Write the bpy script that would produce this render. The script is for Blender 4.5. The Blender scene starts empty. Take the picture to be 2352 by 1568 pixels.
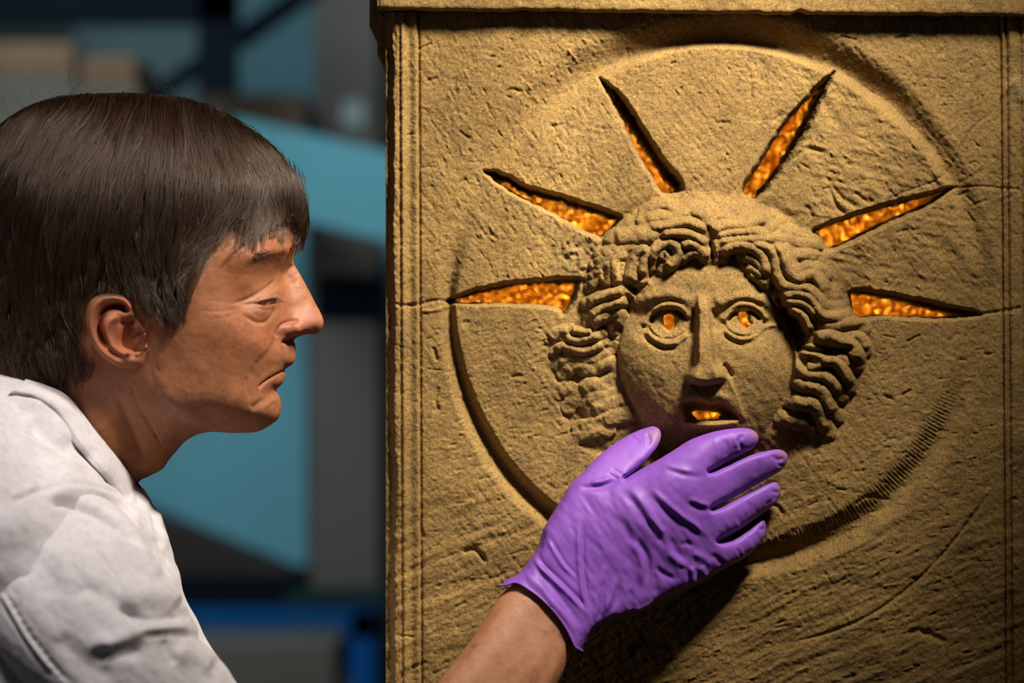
import bpy, math, random
import numpy as np
from mathutils import Vector

random.seed(7)
RNG = np.random.default_rng(11)
sc = bpy.context.scene
COL = sc.collection

# ------------------------------------------------------------------ camera, world, light, exposure
CAM_D, S, ZC, CX, CY = 1.70, 3400.0, 1.30, 1176.0, 784.0     # camera distance to the stone, px per metre there, eye height
cam_data = bpy.data.cameras.new('camera')
cam = bpy.data.objects.new('camera', cam_data)
COL.objects.link(cam)
cam.location = (0, -CAM_D, ZC)
cam.rotation_euler = (math.pi / 2, 0, 0)
cam_data.sensor_width = 36.0
cam_data.lens = 36.0 * CAM_D * S / 2352.0
cam_data.clip_start = 0.05
cam_data.dof.use_dof = True
cam_data.dof.focus_distance = CAM_D - 0.045
cam_data.dof.aperture_fstop = 4.2
sc.camera = cam

world = bpy.data.worlds.new('world')
sc.world = world
world.use_nodes = True
world.node_tree.nodes['Background'].inputs[0].default_value = (0.75, 0.88, 1.0, 1)
world.node_tree.nodes['Background'].inputs[1].default_value = 0.008

def area_light(name, loc, target, size, power, color=(1, 1, 1), size_y=None, spread=None):
    d = bpy.data.lights.new(name, 'AREA')
    d.energy = power
    d.color = color
    d.size = size
    if size_y:
        d.shape = 'RECTANGLE'
        d.size_y = size_y
    if spread:
        d.spread = math.radians(spread)
    o = bpy.data.objects.new(name, d)
    COL.objects.link(o)
    o.location = loc
    o.rotation_euler = (Vector(target) - Vector(loc)).to_track_quat('-Z', 'Y').to_euler()
    return o

def spot_light(name, loc, target, radius, power, color, angle, blend):
    d = bpy.data.lights.new(name, 'SPOT')
    d.energy = power
    d.color = color
    d.shadow_soft_size = radius
    d.spot_size = math.radians(angle)
    d.spot_blend = blend
    o = bpy.data.objects.new(name, d)
    COL.objects.link(o)
    o.location = loc
    o.rotation_euler = (Vector(target) - Vector(loc)).to_track_quat('-Z', 'Y').to_euler()
    return o

# studio lamp above and in front of the stone, dim room lamps over the racking behind
area_light('key_lamp', (0.40, -0.45, ZC + 0.78), (0.07, -0.035, ZC + 0.18), 0.18, 2.5, (1.0, 0.915, 0.765), spread=48)
area_light('top_lamp', (-0.30, -0.60, ZC + 0.92), (-0.36, -0.22, ZC - 0.04), 0.22, 0.40, (1.0, 0.94, 0.88), spread=34)
area_light('fill_lamp', (-1.3, -1.5, ZC + 0.5), (-0.2, -0.1, ZC - 0.1), 0.9, 0.8, (0.92, 0.95, 1.0))
area_light('room_lamp', (-1.2, 2.0, ZC + 1.8), (-1.0, 5.2, ZC + 0.1), 1.6, 95.0, (0.86, 0.95, 1.0))
sc.view_settings.view_transform = 'Standard'
sc.view_settings.look = 'None'
sc.view_settings.gamma = 1.0
sc.view_settings.exposure = 0.0
sc.view_settings.use_curve_mapping = False
sc.cycles.max_bounces = 6

# ------------------------------------------------------------------ helpers: placing, names
def P(px, py, y=0.0):
    """World point that the photograph's pixel (px, py) shows at depth y."""
    k = (CAM_D + y) / CAM_D / S
    return ((px - CX) * k, y, ZC + (CY - py) * k)

def Pn(px, py, d):
    """Same for arrays; d = height in front of the stone's face, in px at the stone."""
    y = -np.asarray(d, float) / S
    k = (CAM_D + y) / CAM_D / S
    return np.stack([(np.asarray(px, float) - CX) * k, y + 0 * k, ZC + (CY - np.asarray(py, float)) * k], axis=-1)

def tag(o, label=None, cat=None, group=None, kind=None):
    if label: o['label'] = label
    if cat: o['category'] = cat
    if group: o['group'] = group
    if kind: o['kind'] = kind
    return o

def empty(name, loc, label=None, cat=None, group=None):
    o = bpy.data.objects.new(name, None)
    COL.objects.link(o)
    o.location = loc
    o.empty_display_size = 0.05
    return tag(o, label, cat, group)

def link(name, me, parent=None):
    o = bpy.data.objects.new(name, me)
    COL.objects.link(o)
    if parent is not None:
        o.parent = parent
        o.matrix_parent_inverse = parent.matrix_world.inverted() if parent.type != 'EMPTY' else __import__('mathutils').Matrix.Translation(-parent.location)
    return o

def np_mesh(name, V, quads=None, tris=None, mat=None, smooth=True):
    """Mesh from arrays (quads (n,4) and tris (m,3))."""
    me = bpy.data.meshes.new(name)
    V = np.ascontiguousarray(V, dtype=np.float32)
    q = np.zeros((0, 4), np.int32) if quads is None else np.asarray(quads, np.int32)
    t = np.zeros((0, 3), np.int32) if tris is None else np.asarray(tris, np.int32)
    me.vertices.add(len(V))
    me.vertices.foreach_set('co', V.ravel())
    nl = q.size + t.size
    me.loops.add(nl)
    me.loops.foreach_set('vertex_index', np.concatenate([q.ravel(), t.ravel()]).astype(np.int32))
    me.polygons.add(len(q) + len(t))
    starts = np.concatenate([np.arange(len(q)) * 4, q.size + np.arange(len(t)) * 3]).astype(np.int32)
    me.polygons.foreach_set('loop_start', starts)
    me.polygons.foreach_set('use_smooth', np.full(len(q) + len(t), smooth, bool))
    me.update(calc_edges=True)
    me.validate()
    if mat: me.materials.append(mat)
    return me

def vcol(me, arr, name='tint'):
    a = me.color_attributes.new(name, 'FLOAT_COLOR', 'POINT')
    c = np.ones((len(me.vertices), 4), np.float32)
    c[:, :3] = arr
    a.data.foreach_set('color', c.ravel())

# ------------------------------------------------------------------ helpers: 2D fields in px
def sstep(a, b, x):
    t = np.clip((x - a) / (b - a), 0, 1)
    return t * t * (3 - 2 * t)

def spline(pts, n=8, closed=False):
    p = np.asarray(pts, float)
    if closed:
        q = np.vstack([p[-1], p, p[0], p[1]])
    else:
        q = np.vstack([2 * p[0] - p[1], p, 2 * p[-1] - p[-2]])
    out = []
    t = np.linspace(0, 1, n, endpoint=False)[:, None]
    for i in range(1, len(q) - 2):
        a, b, c, d = q[i - 1], q[i], q[i + 1], q[i + 2]
        out.append(0.5 * (2 * b + (c - a) * t + (2 * a - 5 * b + 4 * c - d) * t ** 2 + (3 * b - a - 3 * c + d) * t ** 3))
    if not closed:
        out.append(p[-1:])
    return np.vstack(out)

def poly_dist(X, Y, pts, closed=False):
    """Distance to a polyline and the parameter (0..1) of the nearest point."""
    p = np.asarray(pts, float)
    if closed: p = np.vstack([p, p[:1]])
    best = np.full(X.shape, 1e9)
    par = np.zeros(X.shape)
    seg = np.hypot(*(p[1:] - p[:-1]).T)
    cum = np.concatenate([[0], np.cumsum(seg)])
    for i in range(len(p) - 1):
        ax, ay = p[i]; dx, dy = p[i + 1] - p[i]
        l2 = dx * dx + dy * dy + 1e-9
        t = np.clip(((X - ax) * dx + (Y - ay) * dy) / l2, 0, 1)
        d = (X - ax - t * dx) ** 2 + (Y - ay - t * dy) ** 2
        m = d < best
        best = np.where(m, d, best)
        par = np.where(m, (cum[i] + t * seg[i]) / cum[-1], par)
    return np.sqrt(best), par

def inside(X, Y, pts):
    p = np.asarray(pts, float)
    r = np.zeros(X.shape, bool)
    j = len(p) - 1
    for i in range(len(p)):
        (xi, yi), (xj, yj) = p[i], p[j]
        if yi != yj:
            c = ((yi > Y) != (yj > Y)) & (X < (xj - xi) * (Y - yi) / (yj - yi) + xi)
            r ^= c
        j = i
    return r

def sdf(X, Y, pts):
    """Signed distance to a closed outline, positive inside."""
    d, _ = poly_dist(X, Y, pts, True)
    return np.where(inside(X, Y, pts), d, -d)

class Field:
    def __init__(s, x0, y0, x1, y1, step):
        s.x0, s.y0, s.st = x0, y0, step
        s.nx, s.ny = int(math.ceil((x1 - x0) / step)) + 1, int(math.ceil((y1 - y0) / step)) + 1
        s.xs = x0 + np.arange(s.nx) * step
        s.ys = y0 + np.arange(s.ny) * step
        s.X, s.Y = np.meshgrid(s.xs, s.ys, indexing='ij')
        s.a = np.zeros((s.nx, s.ny))
    def win(s, pts, m):
        p = np.asarray(pts, float)
        i0 = max(0, int((p[:, 0].min() - m - s.x0) / s.st)); i1 = min(s.nx, int((p[:, 0].max() + m - s.x0) / s.st) + 2)
        j0 = max(0, int((p[:, 1].min() - m - s.y0) / s.st)); j1 = min(s.ny, int((p[:, 1].max() + m - s.y0) / s.st) + 2)
        return slice(i0, max(i0, i1)), slice(j0, max(j0, j1))
    def stroke(s, pts, r, amp, taper=0.15, n=6, sharp=2.0):
        """A ridge (amp > 0) or groove (amp < 0) along a smoothed line; gaussian-like section."""
        c = spline(pts, n) if len(pts) > 2 else np.asarray(pts, float)
        w = s.win(c, 3 * r)
        X, Y = s.X[w], s.Y[w]
        if X.size == 0: return
        d, t = poly_dist(X, Y, c)
        k = np.ones_like(t)
        if taper > 0: k = sstep(0, taper, t) * sstep(0, taper, 1 - t)
        s.a[w] += amp * k * np.exp(-(d / r) ** sharp)
    def step_line(s, pts, width, amp, side=1, fall=60, n=6, taper=0.15):
        """A fold: sharp rise across a line, fading away over `fall` px on one side."""
        c = spline(pts, n) if len(pts) > 2 else np.asarray(pts, float)
        w = s.win(c, fall * 2)
        X, Y = s.X[w], s.Y[w]
        if X.size == 0: return
        d, t = poly_dist(X, Y, c)
        i = np.clip((t * (len(c) - 1)).astype(int), 0, len(c) - 2)
        tx, ty = (c[i + 1] - c[i])[..., 0], (c[i + 1] - c[i])[..., 1]
        sg = np.sign((X - c[i][..., 0]) * ty - (Y - c[i][..., 1]) * tx) * side
        sd = d * sg
        k = sstep(0, taper, t) * sstep(0, taper, 1 - t)
        s.a[w] += amp * k * sstep(-width, width, sd) * np.exp(-np.maximum(sd, 0) / fall)
    def sample(s, x, y, a=None):
        a = s.a if a is None else a
        fx = np.clip((x - s.x0) / s.st, 0, s.nx - 1.001); fy = np.clip((y - s.y0) / s.st, 0, s.ny - 1.001)
        i = fx.astype(int); j = fy.astype(int); u = fx - i; v = fy - j
        return (a[i, j] * (1 - u) + a[i + 1, j] * u) * (1 - v) + (a[i, j + 1] * (1 - u) + a[i + 1, j + 1] * u) * v

def vnoise(X, Y, sx, sy=None, ang=0.0, seed=0):
    """Smooth value noise, about -1..1."""
    sy = sy or sx
    ca, sa = math.cos(ang), math.sin(ang)
    U = (X * ca + Y * sa) / sx + 1000.0; W = (-X * sa + Y * ca) / sy + 1000.0
    i = np.floor(U).astype(int); j = np.floor(W).astype(int)
    u = U - i; v = W - j
    u = u * u * (3 - 2 * u); v = v * v * (3 - 2 * v)
    tab = np.random.default_rng(seed).uniform(-1, 1, (512, 512))
    i &= 511; j &= 511; i1 = (i + 1) & 511; j1 = (j + 1) & 511
    return (tab[i, j] * (1 - u) + tab[i1, j] * u) * (1 - v) + (tab[i, j1] * (1 - u) + tab[i1, j1] * u) * v

def rbf(cx, cy, val, X, Y, smooth=0.0):
    """Thin-plate interpolation of scattered values."""
    c = np.stack([cx, cy], 1) / 100.0
    n = len(c)
    def U(r2): return 0.5 * r2 * np.log(r2 + 1e-12)
    K = U(((c[:, None] - c[None]) ** 2).sum(2)) + smooth * np.eye(n)
    Pm = np.hstack([np.ones((n, 1)), c])
    A = np.block([[K, Pm], [Pm.T, np.zeros((3, 3))]])
    w = np.linalg.solve(A, np.concatenate([val, np.zeros(3)]))
    x = X / 100.0; y = Y / 100.0
    out = w[n] + w[n + 1] * x + w[n + 2] * y
    for k in range(n):
        out += w[k] * U((x - c[k, 0]) ** 2 + (y - c[k, 1]) ** 2)
    return out

# ------------------------------------------------------------------ helpers: volumes
def surface_nets(F):
    """Quads of the surface F = 0 (F > 0 inside), vertices in index coordinates."""
    nx, ny, nz = F.shape
    s = F > 0
    cnt = np.zeros((nx - 1, ny - 1, nz - 1), np.int8)
    for a in (0, 1):
        for b in (0, 1):
            for c in (0, 1):
                cnt += s[a:nx - 1 + a, b:ny - 1 + b, c:nz - 1 + c]
    act = (cnt > 0) & (cnt < 8)
    ci, cj, ck = np.nonzero(act)
    idx = np.full(act.shape, -1, np.int64)
    idx[ci, cj, ck] = np.arange(len(ci))
    acc = np.zeros((len(ci), 3)); num = np.zeros(len(ci))
    for ax in range(3):
        o = [0, 1, 2]; o.remove(ax)
        for b in (0, 1):
            for c in (0, 1):
                off0 = [0, 0, 0]; off0[o[0]] = b; off0[o[1]] = c
                off1 = list(off0); off1[ax] = 1
                f0 = F[ci + off0[0], cj + off0[1], ck + off0[2]]
                f1 = F[ci + off1[0], cj + off1[1], ck + off1[2]]
                m = (f0 > 0) != (f1 > 0)
                t = np.where(m, f0 / np.where(f0 == f1, 1, f0 - f1), 0)
                p = np.array(off0, float)[None] + t[:, None] * (np.array(off1) - np.array(off0))[None]
                acc += np.where(m[:, None], p, 0); num += m
    V = np.stack([ci, cj, ck], 1) + acc / num[:, None]
    quads = []
    for ax in range(3):
        o = [(ax + 1) % 3, (ax + 2) % 3]
        sl0 = [slice(None)] * 3; sl1 = [slice(None)] * 3
        sl0[ax] = slice(0, -1); sl1[ax] = slice(1, None)
        a, b = s[tuple(sl0)], s[tuple(sl1)]
        ch = a != b
        e = np.stack(np.nonzero(ch), 1)
        ok = (e[:, o[0]] > 0) & (e[:, o[1]] > 0) & (e[:, o[0]] < F.shape[o[0]] - 1) & (e[:, o[1]] < F.shape[o[1]] - 1)
        e = e[ok]
        out = a[e[:, 0], e[:, 1], e[:, 2]]
        def cell(du, dv):
            q = e.copy(); q[:, o[0]] -= du; q[:, o[1]] -= dv
            return idx[q[:, 0], q[:, 1], q[:, 2]]
        q = np.stack([cell(1, 1), cell(0, 1), cell(0, 0), cell(1, 0)], 1)
        q[~out] = q[~out][:, ::-1]
        quads.append(q)
    Q = np.vstack(quads)
    return V, Q[(Q >= 0).all(1)]
# ------------------------------------------------------------------ materials
class NT:
    def __init__(s, name):
        s.m = bpy.data.materials.new(name); s.m.use_nodes = True
        s.t = s.m.node_tree; s.b = s.t.nodes['Principled BSDF']
    def n(s, kind, **kw):
        x = s.t.nodes.new(kind)
        for k, v in kw.items():
            if k in x.inputs.keys(): x.inputs[k].default_value = v
            else: setattr(x, k, v)
        return x
    def l(s, a, b): s.t.links.new(a, b)
    def noise(s, scale, detail=4, rough=0.6, stretch=None, rot=None):
        tc = s.n('ShaderNodeTexCoord'); v = tc.outputs['Object']
        if stretch:
            mp = s.n('ShaderNodeMapping'); mp.inputs['Scale'].default_value = stretch
            if rot: mp.inputs['Rotation'].default_value = rot
            s.l(v, mp.inputs['Vector']); v = mp.outputs['Vector']
        x = s.n('ShaderNodeTexNoise'); x.inputs['Scale'].default_value = scale
        x.inputs['Detail'].default_value = detail; x.inputs['Roughness'].default_value = rough
        s.l(v, x.inputs['Vector'])
        return x.outputs['Fac']
    def ramp(s, fac, stops):
        r = s.n('ShaderNodeValToRGB'); e = r.color_ramp.elements
        while len(e) < len(stops): e.new(0.5)
        for k, (p, c) in enumerate(stops):
            e[k].position = p; e[k].color = (*c, 1) if len(c) == 3 else c
        s.l(fac, r.inputs['Fac']); return r.outputs['Color']
    def mix(s, fac, a, b, mode='MIX'):
        x = s.n('ShaderNodeMix', data_type='RGBA', blend_type=mode)
        for sock, v in ((x.inputs[0], fac), (x.inputs[6], a), (x.inputs[7], b)):
            if hasattr(v, 'links') or hasattr(v, 'is_linked'): s.l(v, sock)
            else: sock.default_value = v if not isinstance(v, tuple) else ((*v, 1) if len(v) == 3 else v)
        return x.outputs[2]
    def bump(s, h, strength, dist, prev=None):
        b = s.n('ShaderNodeBump'); b.inputs['Strength'].default_value = strength; b.inputs['Distance'].default_value = dist
        s.l(h, b.inputs['Height'])
        if prev: s.l(prev, b.inputs['Normal'])
        return b.outputs['Normal']
    def set(s, **kw):
        for k, v in kw.items():
            sock = s.b.inputs[k.replace('_', ' ')]
            if hasattr(v, 'is_linked'): s.l(v, sock)
            else: sock.default_value = (*v, 1) if isinstance(v, tuple) and len(v) == 3 else v
        return s.m

def plain(name, col, rough=0.6, var=0.12, scale=6.0, bump=0.0, metallic=0.0, spec=0.3):
    t = NT(name)
    f = t.noise(scale, 5, 0.6)
    c = t.ramp(f, [(0.3, tuple(x * (1 - var) for x in col)), (0.7, tuple(min(1, x * (1 + var)) for x in col))])
    t.set(Base_Color=c, Roughness=rough, Metallic=metallic, Specular_IOR_Level=spec)
    if bump: t.set(Normal=t.bump(t.noise(scale * 12, 3), bump, 0.002))
    return t.m

def make_stone():
    t = NT('golden_sandstone')
    big = t.noise(7.0, 4, 0.55)
    c = t.ramp(big, [(0.30, (0.185, 0.108, 0.034)), (0.52, (0.275, 0.166, 0.054)), (0.72, (0.365, 0.228, 0.078))])
    mid = t.noise(60.0, 5, 0.65)
    c = t.mix(t.ramp(mid, [(0.35, (0.55,) * 3), (0.5, (0,) * 3)]), c, (0.145, 0.09, 0.04))
    fine = t.noise(760.0, 3, 0.7)
    c = t.mix(t.ramp(fine, [(0.33, (0.85,) * 3), (0.49, (0,) * 3)]), c, (0.07, 0.042, 0.018))
    c = t.mix(t.ramp(fine, [(0.57, (0,) * 3), (0.76, (0.7,) * 3)]), c, (0.58, 0.36, 0.11))
    at = t.n('ShaderNodeAttribute', attribute_name='tint')
    c = t.mix(1.0, c, at.outputs['Color'], 'MULTIPLY')
    nb = t.bump(t.noise(520.0, 4, 0.7), 0.45, 0.0009)
    nb = t.bump(t.noise(110.0, 4, 0.65, (1, 1, 2.2), (0, 0.5, 0)), 0.28, 0.0024, nb)
    return t.set(Base_Color=c, Roughness=0.92, Normal=nb, Specular_IOR_Level=0.2)
M_STONE = make_stone()

def make_gold():
    t = NT('crumpled_gold_foil')
    tc = t.n('ShaderNodeTexCoord')
    v = t.n('ShaderNodeTexVoronoi'); v.inputs['Scale'].default_value = 210.0
    t.l(tc.outputs['Object'], v.inputs['Vector'])
    nb = t.bump(v.outputs['Distance'], 0.9, 0.008)
    nb = t.bump(t.noise(45.0, 3), 0.8, 0.02, nb)
    c = t.ramp(t.noise(16.0, 3), [(0.3, (0.85, 0.50, 0.10)), (0.7, (1.0, 0.66, 0.18))])
    return t.set(Base_Color=c, Metallic=1.0, Roughness=0.18, Normal=nb)
M_GOLD = make_gold()
# ------------------------------------------------------------------ the altar: carved front
def crop(ox, oy, k, pts): return [(ox + x / k, oy + y / k) for x, y in pts]
cA = lambda p: crop(1300, 420, 6.031, p)
cB = lambda p: crop(1620, 440, 5.6, p)
cC = lambda p: crop(1240, 620, 3.919, p)
cD = lambda p: crop(1760, 640, 3.92, p)

RAYS = [
    [(1028, 691), (1060, 676), (1085, 666), (1110, 660), (1190, 645), (1260, 640), (1332, 638), (1330, 655), (1318, 690), (1295, 724), (1280, 710), (1230, 703), (1150, 700), (1090, 700), (1040, 696)],
    [(1110, 392), (1165, 401), (1205, 425), (1300, 451), (1415, 491), (1422, 508), (1402, 527), (1378, 547), (1330, 527), (1260, 488), (1190, 454), (1150, 427)],
    [(1376, 179), (1402, 198), (1437, 229), (1492, 316), (1529, 371), (1560, 404), (1570, 430), (1556, 443), (1520, 446), (1501, 420), (1464, 356), (1423, 273), (1391, 209)],
    [(1916, 165), (1902, 198), (1886, 232), (1868, 275), (1836, 333), (1788, 404), (1742, 459), (1713, 453), (1704, 434), (1725, 400), (1764, 337), (1808, 274), (1851, 226), (1885, 189)],
    [(2194, 429), (2125, 444), (2028, 470), (1931, 501), (1867, 530), (1885, 548), (1904, 575), (1970, 551), (2047, 512), (2125, 478)],
    [(2250, 717), (2154, 696), (2062, 676), (1999, 666), (1955, 668), (1952, 700), (1968, 732), (2028, 728), (2125, 733), (2231, 728)],
]
EYES = [[(1524, 728), (1530, 722), (1540, 721), (1549, 727), (1550, 738), (1548, 750), (1541, 758), (1531, 756), (1525, 745)],
        [(1696, 720), (1703, 716), (1712, 717), (1720, 726), (1722, 738), (1726, 742), (1718, 751), (1708, 750), (1698, 738)]]
MOUTH = [(1588, 948), (1596, 943), (1620, 944), (1645, 946), (1657, 950), (1656, 956), (1650, 963), (1625, 963), (1605, 964), (1597, 958)]
FACE = [(1458, 700), (1468, 668), (1500, 640), (1560, 615), (1610, 603), (1640, 600), (1690, 610), (1730, 640), (1765, 670), (1785, 700), (1800, 730), (1815, 765), (1823, 800), (1825, 840), (1818, 880), (1800, 925), (1770, 975), (1730, 1025), (1690, 1050), (1640, 1062), (1590, 1055), (1545, 1035), (1510, 1010), (1480, 975), (1450, 920), (1430, 870), (1421, 820), (1422, 780), (1435, 740)]
HAIR = [(1275, 880), (1268, 820), (1285, 745), (1330, 660), (1345, 600), (1378, 555), (1430, 490), (1500, 450), (1580, 432), (1700, 440), (1800, 480), (1880, 540), (1925, 610), (1955, 680), (1990, 735), (2000, 800), (1985, 860), (1960, 930), (1915, 1000), (1830, 1050), (1700, 1080), (1500, 1070), (1340, 1030), (1290, 950)]
HAIR_RIDGES = (
    [(cA(p), r, h) for p, r, h in [
        ([(1080, 400), (1250, 300), (1400, 290), (1500, 370), (1650, 350), (1800, 320), (1900, 380)], 9, 10),
        ([(1060, 520), (1250, 450), (1450, 470), (1600, 420), (1750, 380), (1900, 430), (1980, 560)], 10, 14),
        ([(1120, 620), (1300, 600), (1500, 560), (1700, 540), (1850, 610), (1950, 700)], 10, 20),
        ([(1300, 720), (1500, 700), (1700, 710), (1850, 780), (1980, 900)], 10, 22),
        ([(660, 780), (900, 750), (1150, 720), (1300, 780)], 16, 18),
        ([(480, 1000), (700, 930), (900, 900), (980, 960)], 12, 14),
        ([(1590, 900), (1700, 840), (1830, 880), (1930, 1000), (1970, 1080)], 10, 22),
        ([(1600, 1080), (1700, 1000), (1800, 960), (1880, 1010)], 8, 16),
        ([(1350, 1200), (1500, 1090), (1560, 960), (1450, 840), (1280, 880), (1190, 1010), (1160, 1150)], 11, 22),
        ([(1290, 1060), (1350, 960), (1410, 1010), (1390, 1120)], 8, 14),
        ([(1050, 1330), (1060, 1150), (1110, 980), (1050, 930), (930, 1050), (880, 1250), (820, 1420)], 11, 20),
        ([(950, 1380), (960, 1200), (1000, 1080)], 9, 14),
        ([(740, 1420), (680, 1250), (680, 1080), (760, 1000), (900, 980)], 11, 16),
        ([(790, 1330), (770, 1180), (800, 1080)], 8, 10),
        ([(400, 1130), (550, 1040), (700, 1000)], 9, 12),
        ([(420, 1200), (520, 1120), (620, 1100)], 9, 12),
        ([(330, 1320), (430, 1240), (520, 1230)], 8, 12),
        ([(330, 1430), (430, 1330), (520, 1290)], 9, 12),
        ([(560, 1430), (600, 1250), (610, 1110)], 8, 12)]] +
    [(cB(p), r, h) for p, r, h in [
        ([(30, 480), (110, 340), (220, 290), (320, 340), (340, 420)], 9, 14),
        ([(100, 580), (180, 460), (330, 420), (520, 420), (680, 350), (850, 330)], 12, 20),
        ([(110, 640), (200, 570), (400, 520), (620, 510), (760, 520), (900, 420), (960, 380)], 10, 20),
        ([(170, 880), (120, 760), (200, 650), (400, 630), (650, 610), (820, 600), (980, 600), (1100, 680)], 11, 22),
        ([(220, 850), (280, 740), (450, 690), (620, 740), (740, 860), (780, 1000), (830, 1120)], 12, 26),
        ([(480, 830), (620, 870), (720, 980), (760, 1050)], 10, 20),
        ([(520, 950), (640, 1020), (760, 1110)], 9, 16),
        ([(560, 1040), (680, 1120), (800, 1200)], 8, 12),
        ([(500, 690), (720, 690), (860, 790), (900, 950), (930, 1080), (1010, 1200), (1180, 1240), (1350, 1270), (1470, 1370), (1540, 1470), (1700, 1480)], 11, 26),
        ([(820, 640), (960, 740), (1020, 900), (1080, 1040), (1200, 1130), (1280, 1080), (1400, 1060), (1500, 1180), (1560, 1300), (1640, 1340)], 12, 24),
        ([(960, 650), (1060, 760), (1110, 930), (1200, 1030), (1320, 960), (1450, 990), (1540, 1080)], 11, 18),
        ([(960, 560), (1150, 620), (1350, 660), (1470, 650)], 12, 14),
        ([(1090, 840), (1200, 800), (1350, 800), (1450, 880)], 11, 14),
        ([(900, 500), (1050, 500), (1250, 560), (1430, 620)], 10, 12)]] +
    [(cD(p), r, h) for p, r, h in [
        ([(110, 170), (240, 140), (350, 150), (430, 220), (480, 300), (540, 340), (650, 340), (740, 330)], 11, 28),
        ([(120, 220), (240, 210), (340, 230), (410, 290), (440, 370)], 9, 28),
        ([(170, 300), (270, 300), (340, 350), (370, 430), (420, 480)], 10, 32),
        ([(430, 400), (560, 420), (700, 400), (830, 390), (880, 440)], 12, 16),
        ([(420, 540), (550, 520), (660, 560), (760, 600), (820, 690), (810, 770)], 14, 28),
        ([(720, 530), (830, 520), (880, 580), (910, 650)], 10, 14),
        ([(340, 720), (370, 650), (450, 660), (520, 730), (620, 750), (700, 830), (740, 930), (740, 990)], 12, 26),
        ([(350, 800), (440, 800), (480, 760), (440, 690)], 11, 22),
        ([(620, 690), (700, 720), (740, 800)], 9, 16),
        ([(270, 720), (290, 810), (390, 870), (520, 880), (610, 950), (680, 1060)], 12, 24),
        ([(260, 870), (310, 950), (420, 970), (510, 1010), (550, 1100), (590, 1200), (640, 1240)], 13, 22),
        ([(200, 1080), (300, 1120), (400, 1130), (470, 1180), (510, 1280), (560, 1390)], 14, 20),
        ([(330, 1110), (420, 1090), (460, 1130)], 7, 10),
        ([(120, 1240), (260, 1290), (380, 1320), (480, 1370)], 11, 9)]] +
    [(cC(p), r, h) for p, r, h in [
        ([(420, 300), (560, 240), (700, 200), (780, 180)], 10, 24),
        ([(440, 420), (560, 340), (700, 300), (800, 260)], 10, 22),
        ([(450, 490), (560, 420), (690, 390), (740, 440), (680, 520)], 12, 16),
        ([(280, 540), (400, 560), (480, 560)], 8, 16),
        ([(90, 620), (160, 560), (270, 540)], 10, 10),
        ([(210, 610), (330, 640), (450, 620), (560, 580)], 9, 17),
        ([(130, 740), (210, 690), (350, 730), (470, 710), (590, 660)], 9, 18),
        ([(150, 850), (250, 780), (350, 790), (480, 800), (560, 760), (660, 700)], 10, 16),
        ([(220, 930), (320, 860), (450, 890), (600, 830), (680, 850)], 12, 13),
        ([(370, 1100), (450, 1030), (560, 1040), (680, 980)], 12, 10),
        ([(400, 1180), (540, 1130), (700, 1060)], 11, 10),
        ([(460, 1260), (600, 1200), (780, 1150)], 13, 12),
        ([(560, 1360), (700, 1310), (860, 1270)], 14, 12),
        ([(350, 1420), (480, 1380), (600, 1350)], 11, 8),
        ([(160, 1100), (250, 1060), (320, 1130), (260, 1230)], 12, 8),
        ([(330, 1510), (480, 1460), (620, 1440)], 11, 8)]])

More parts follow.
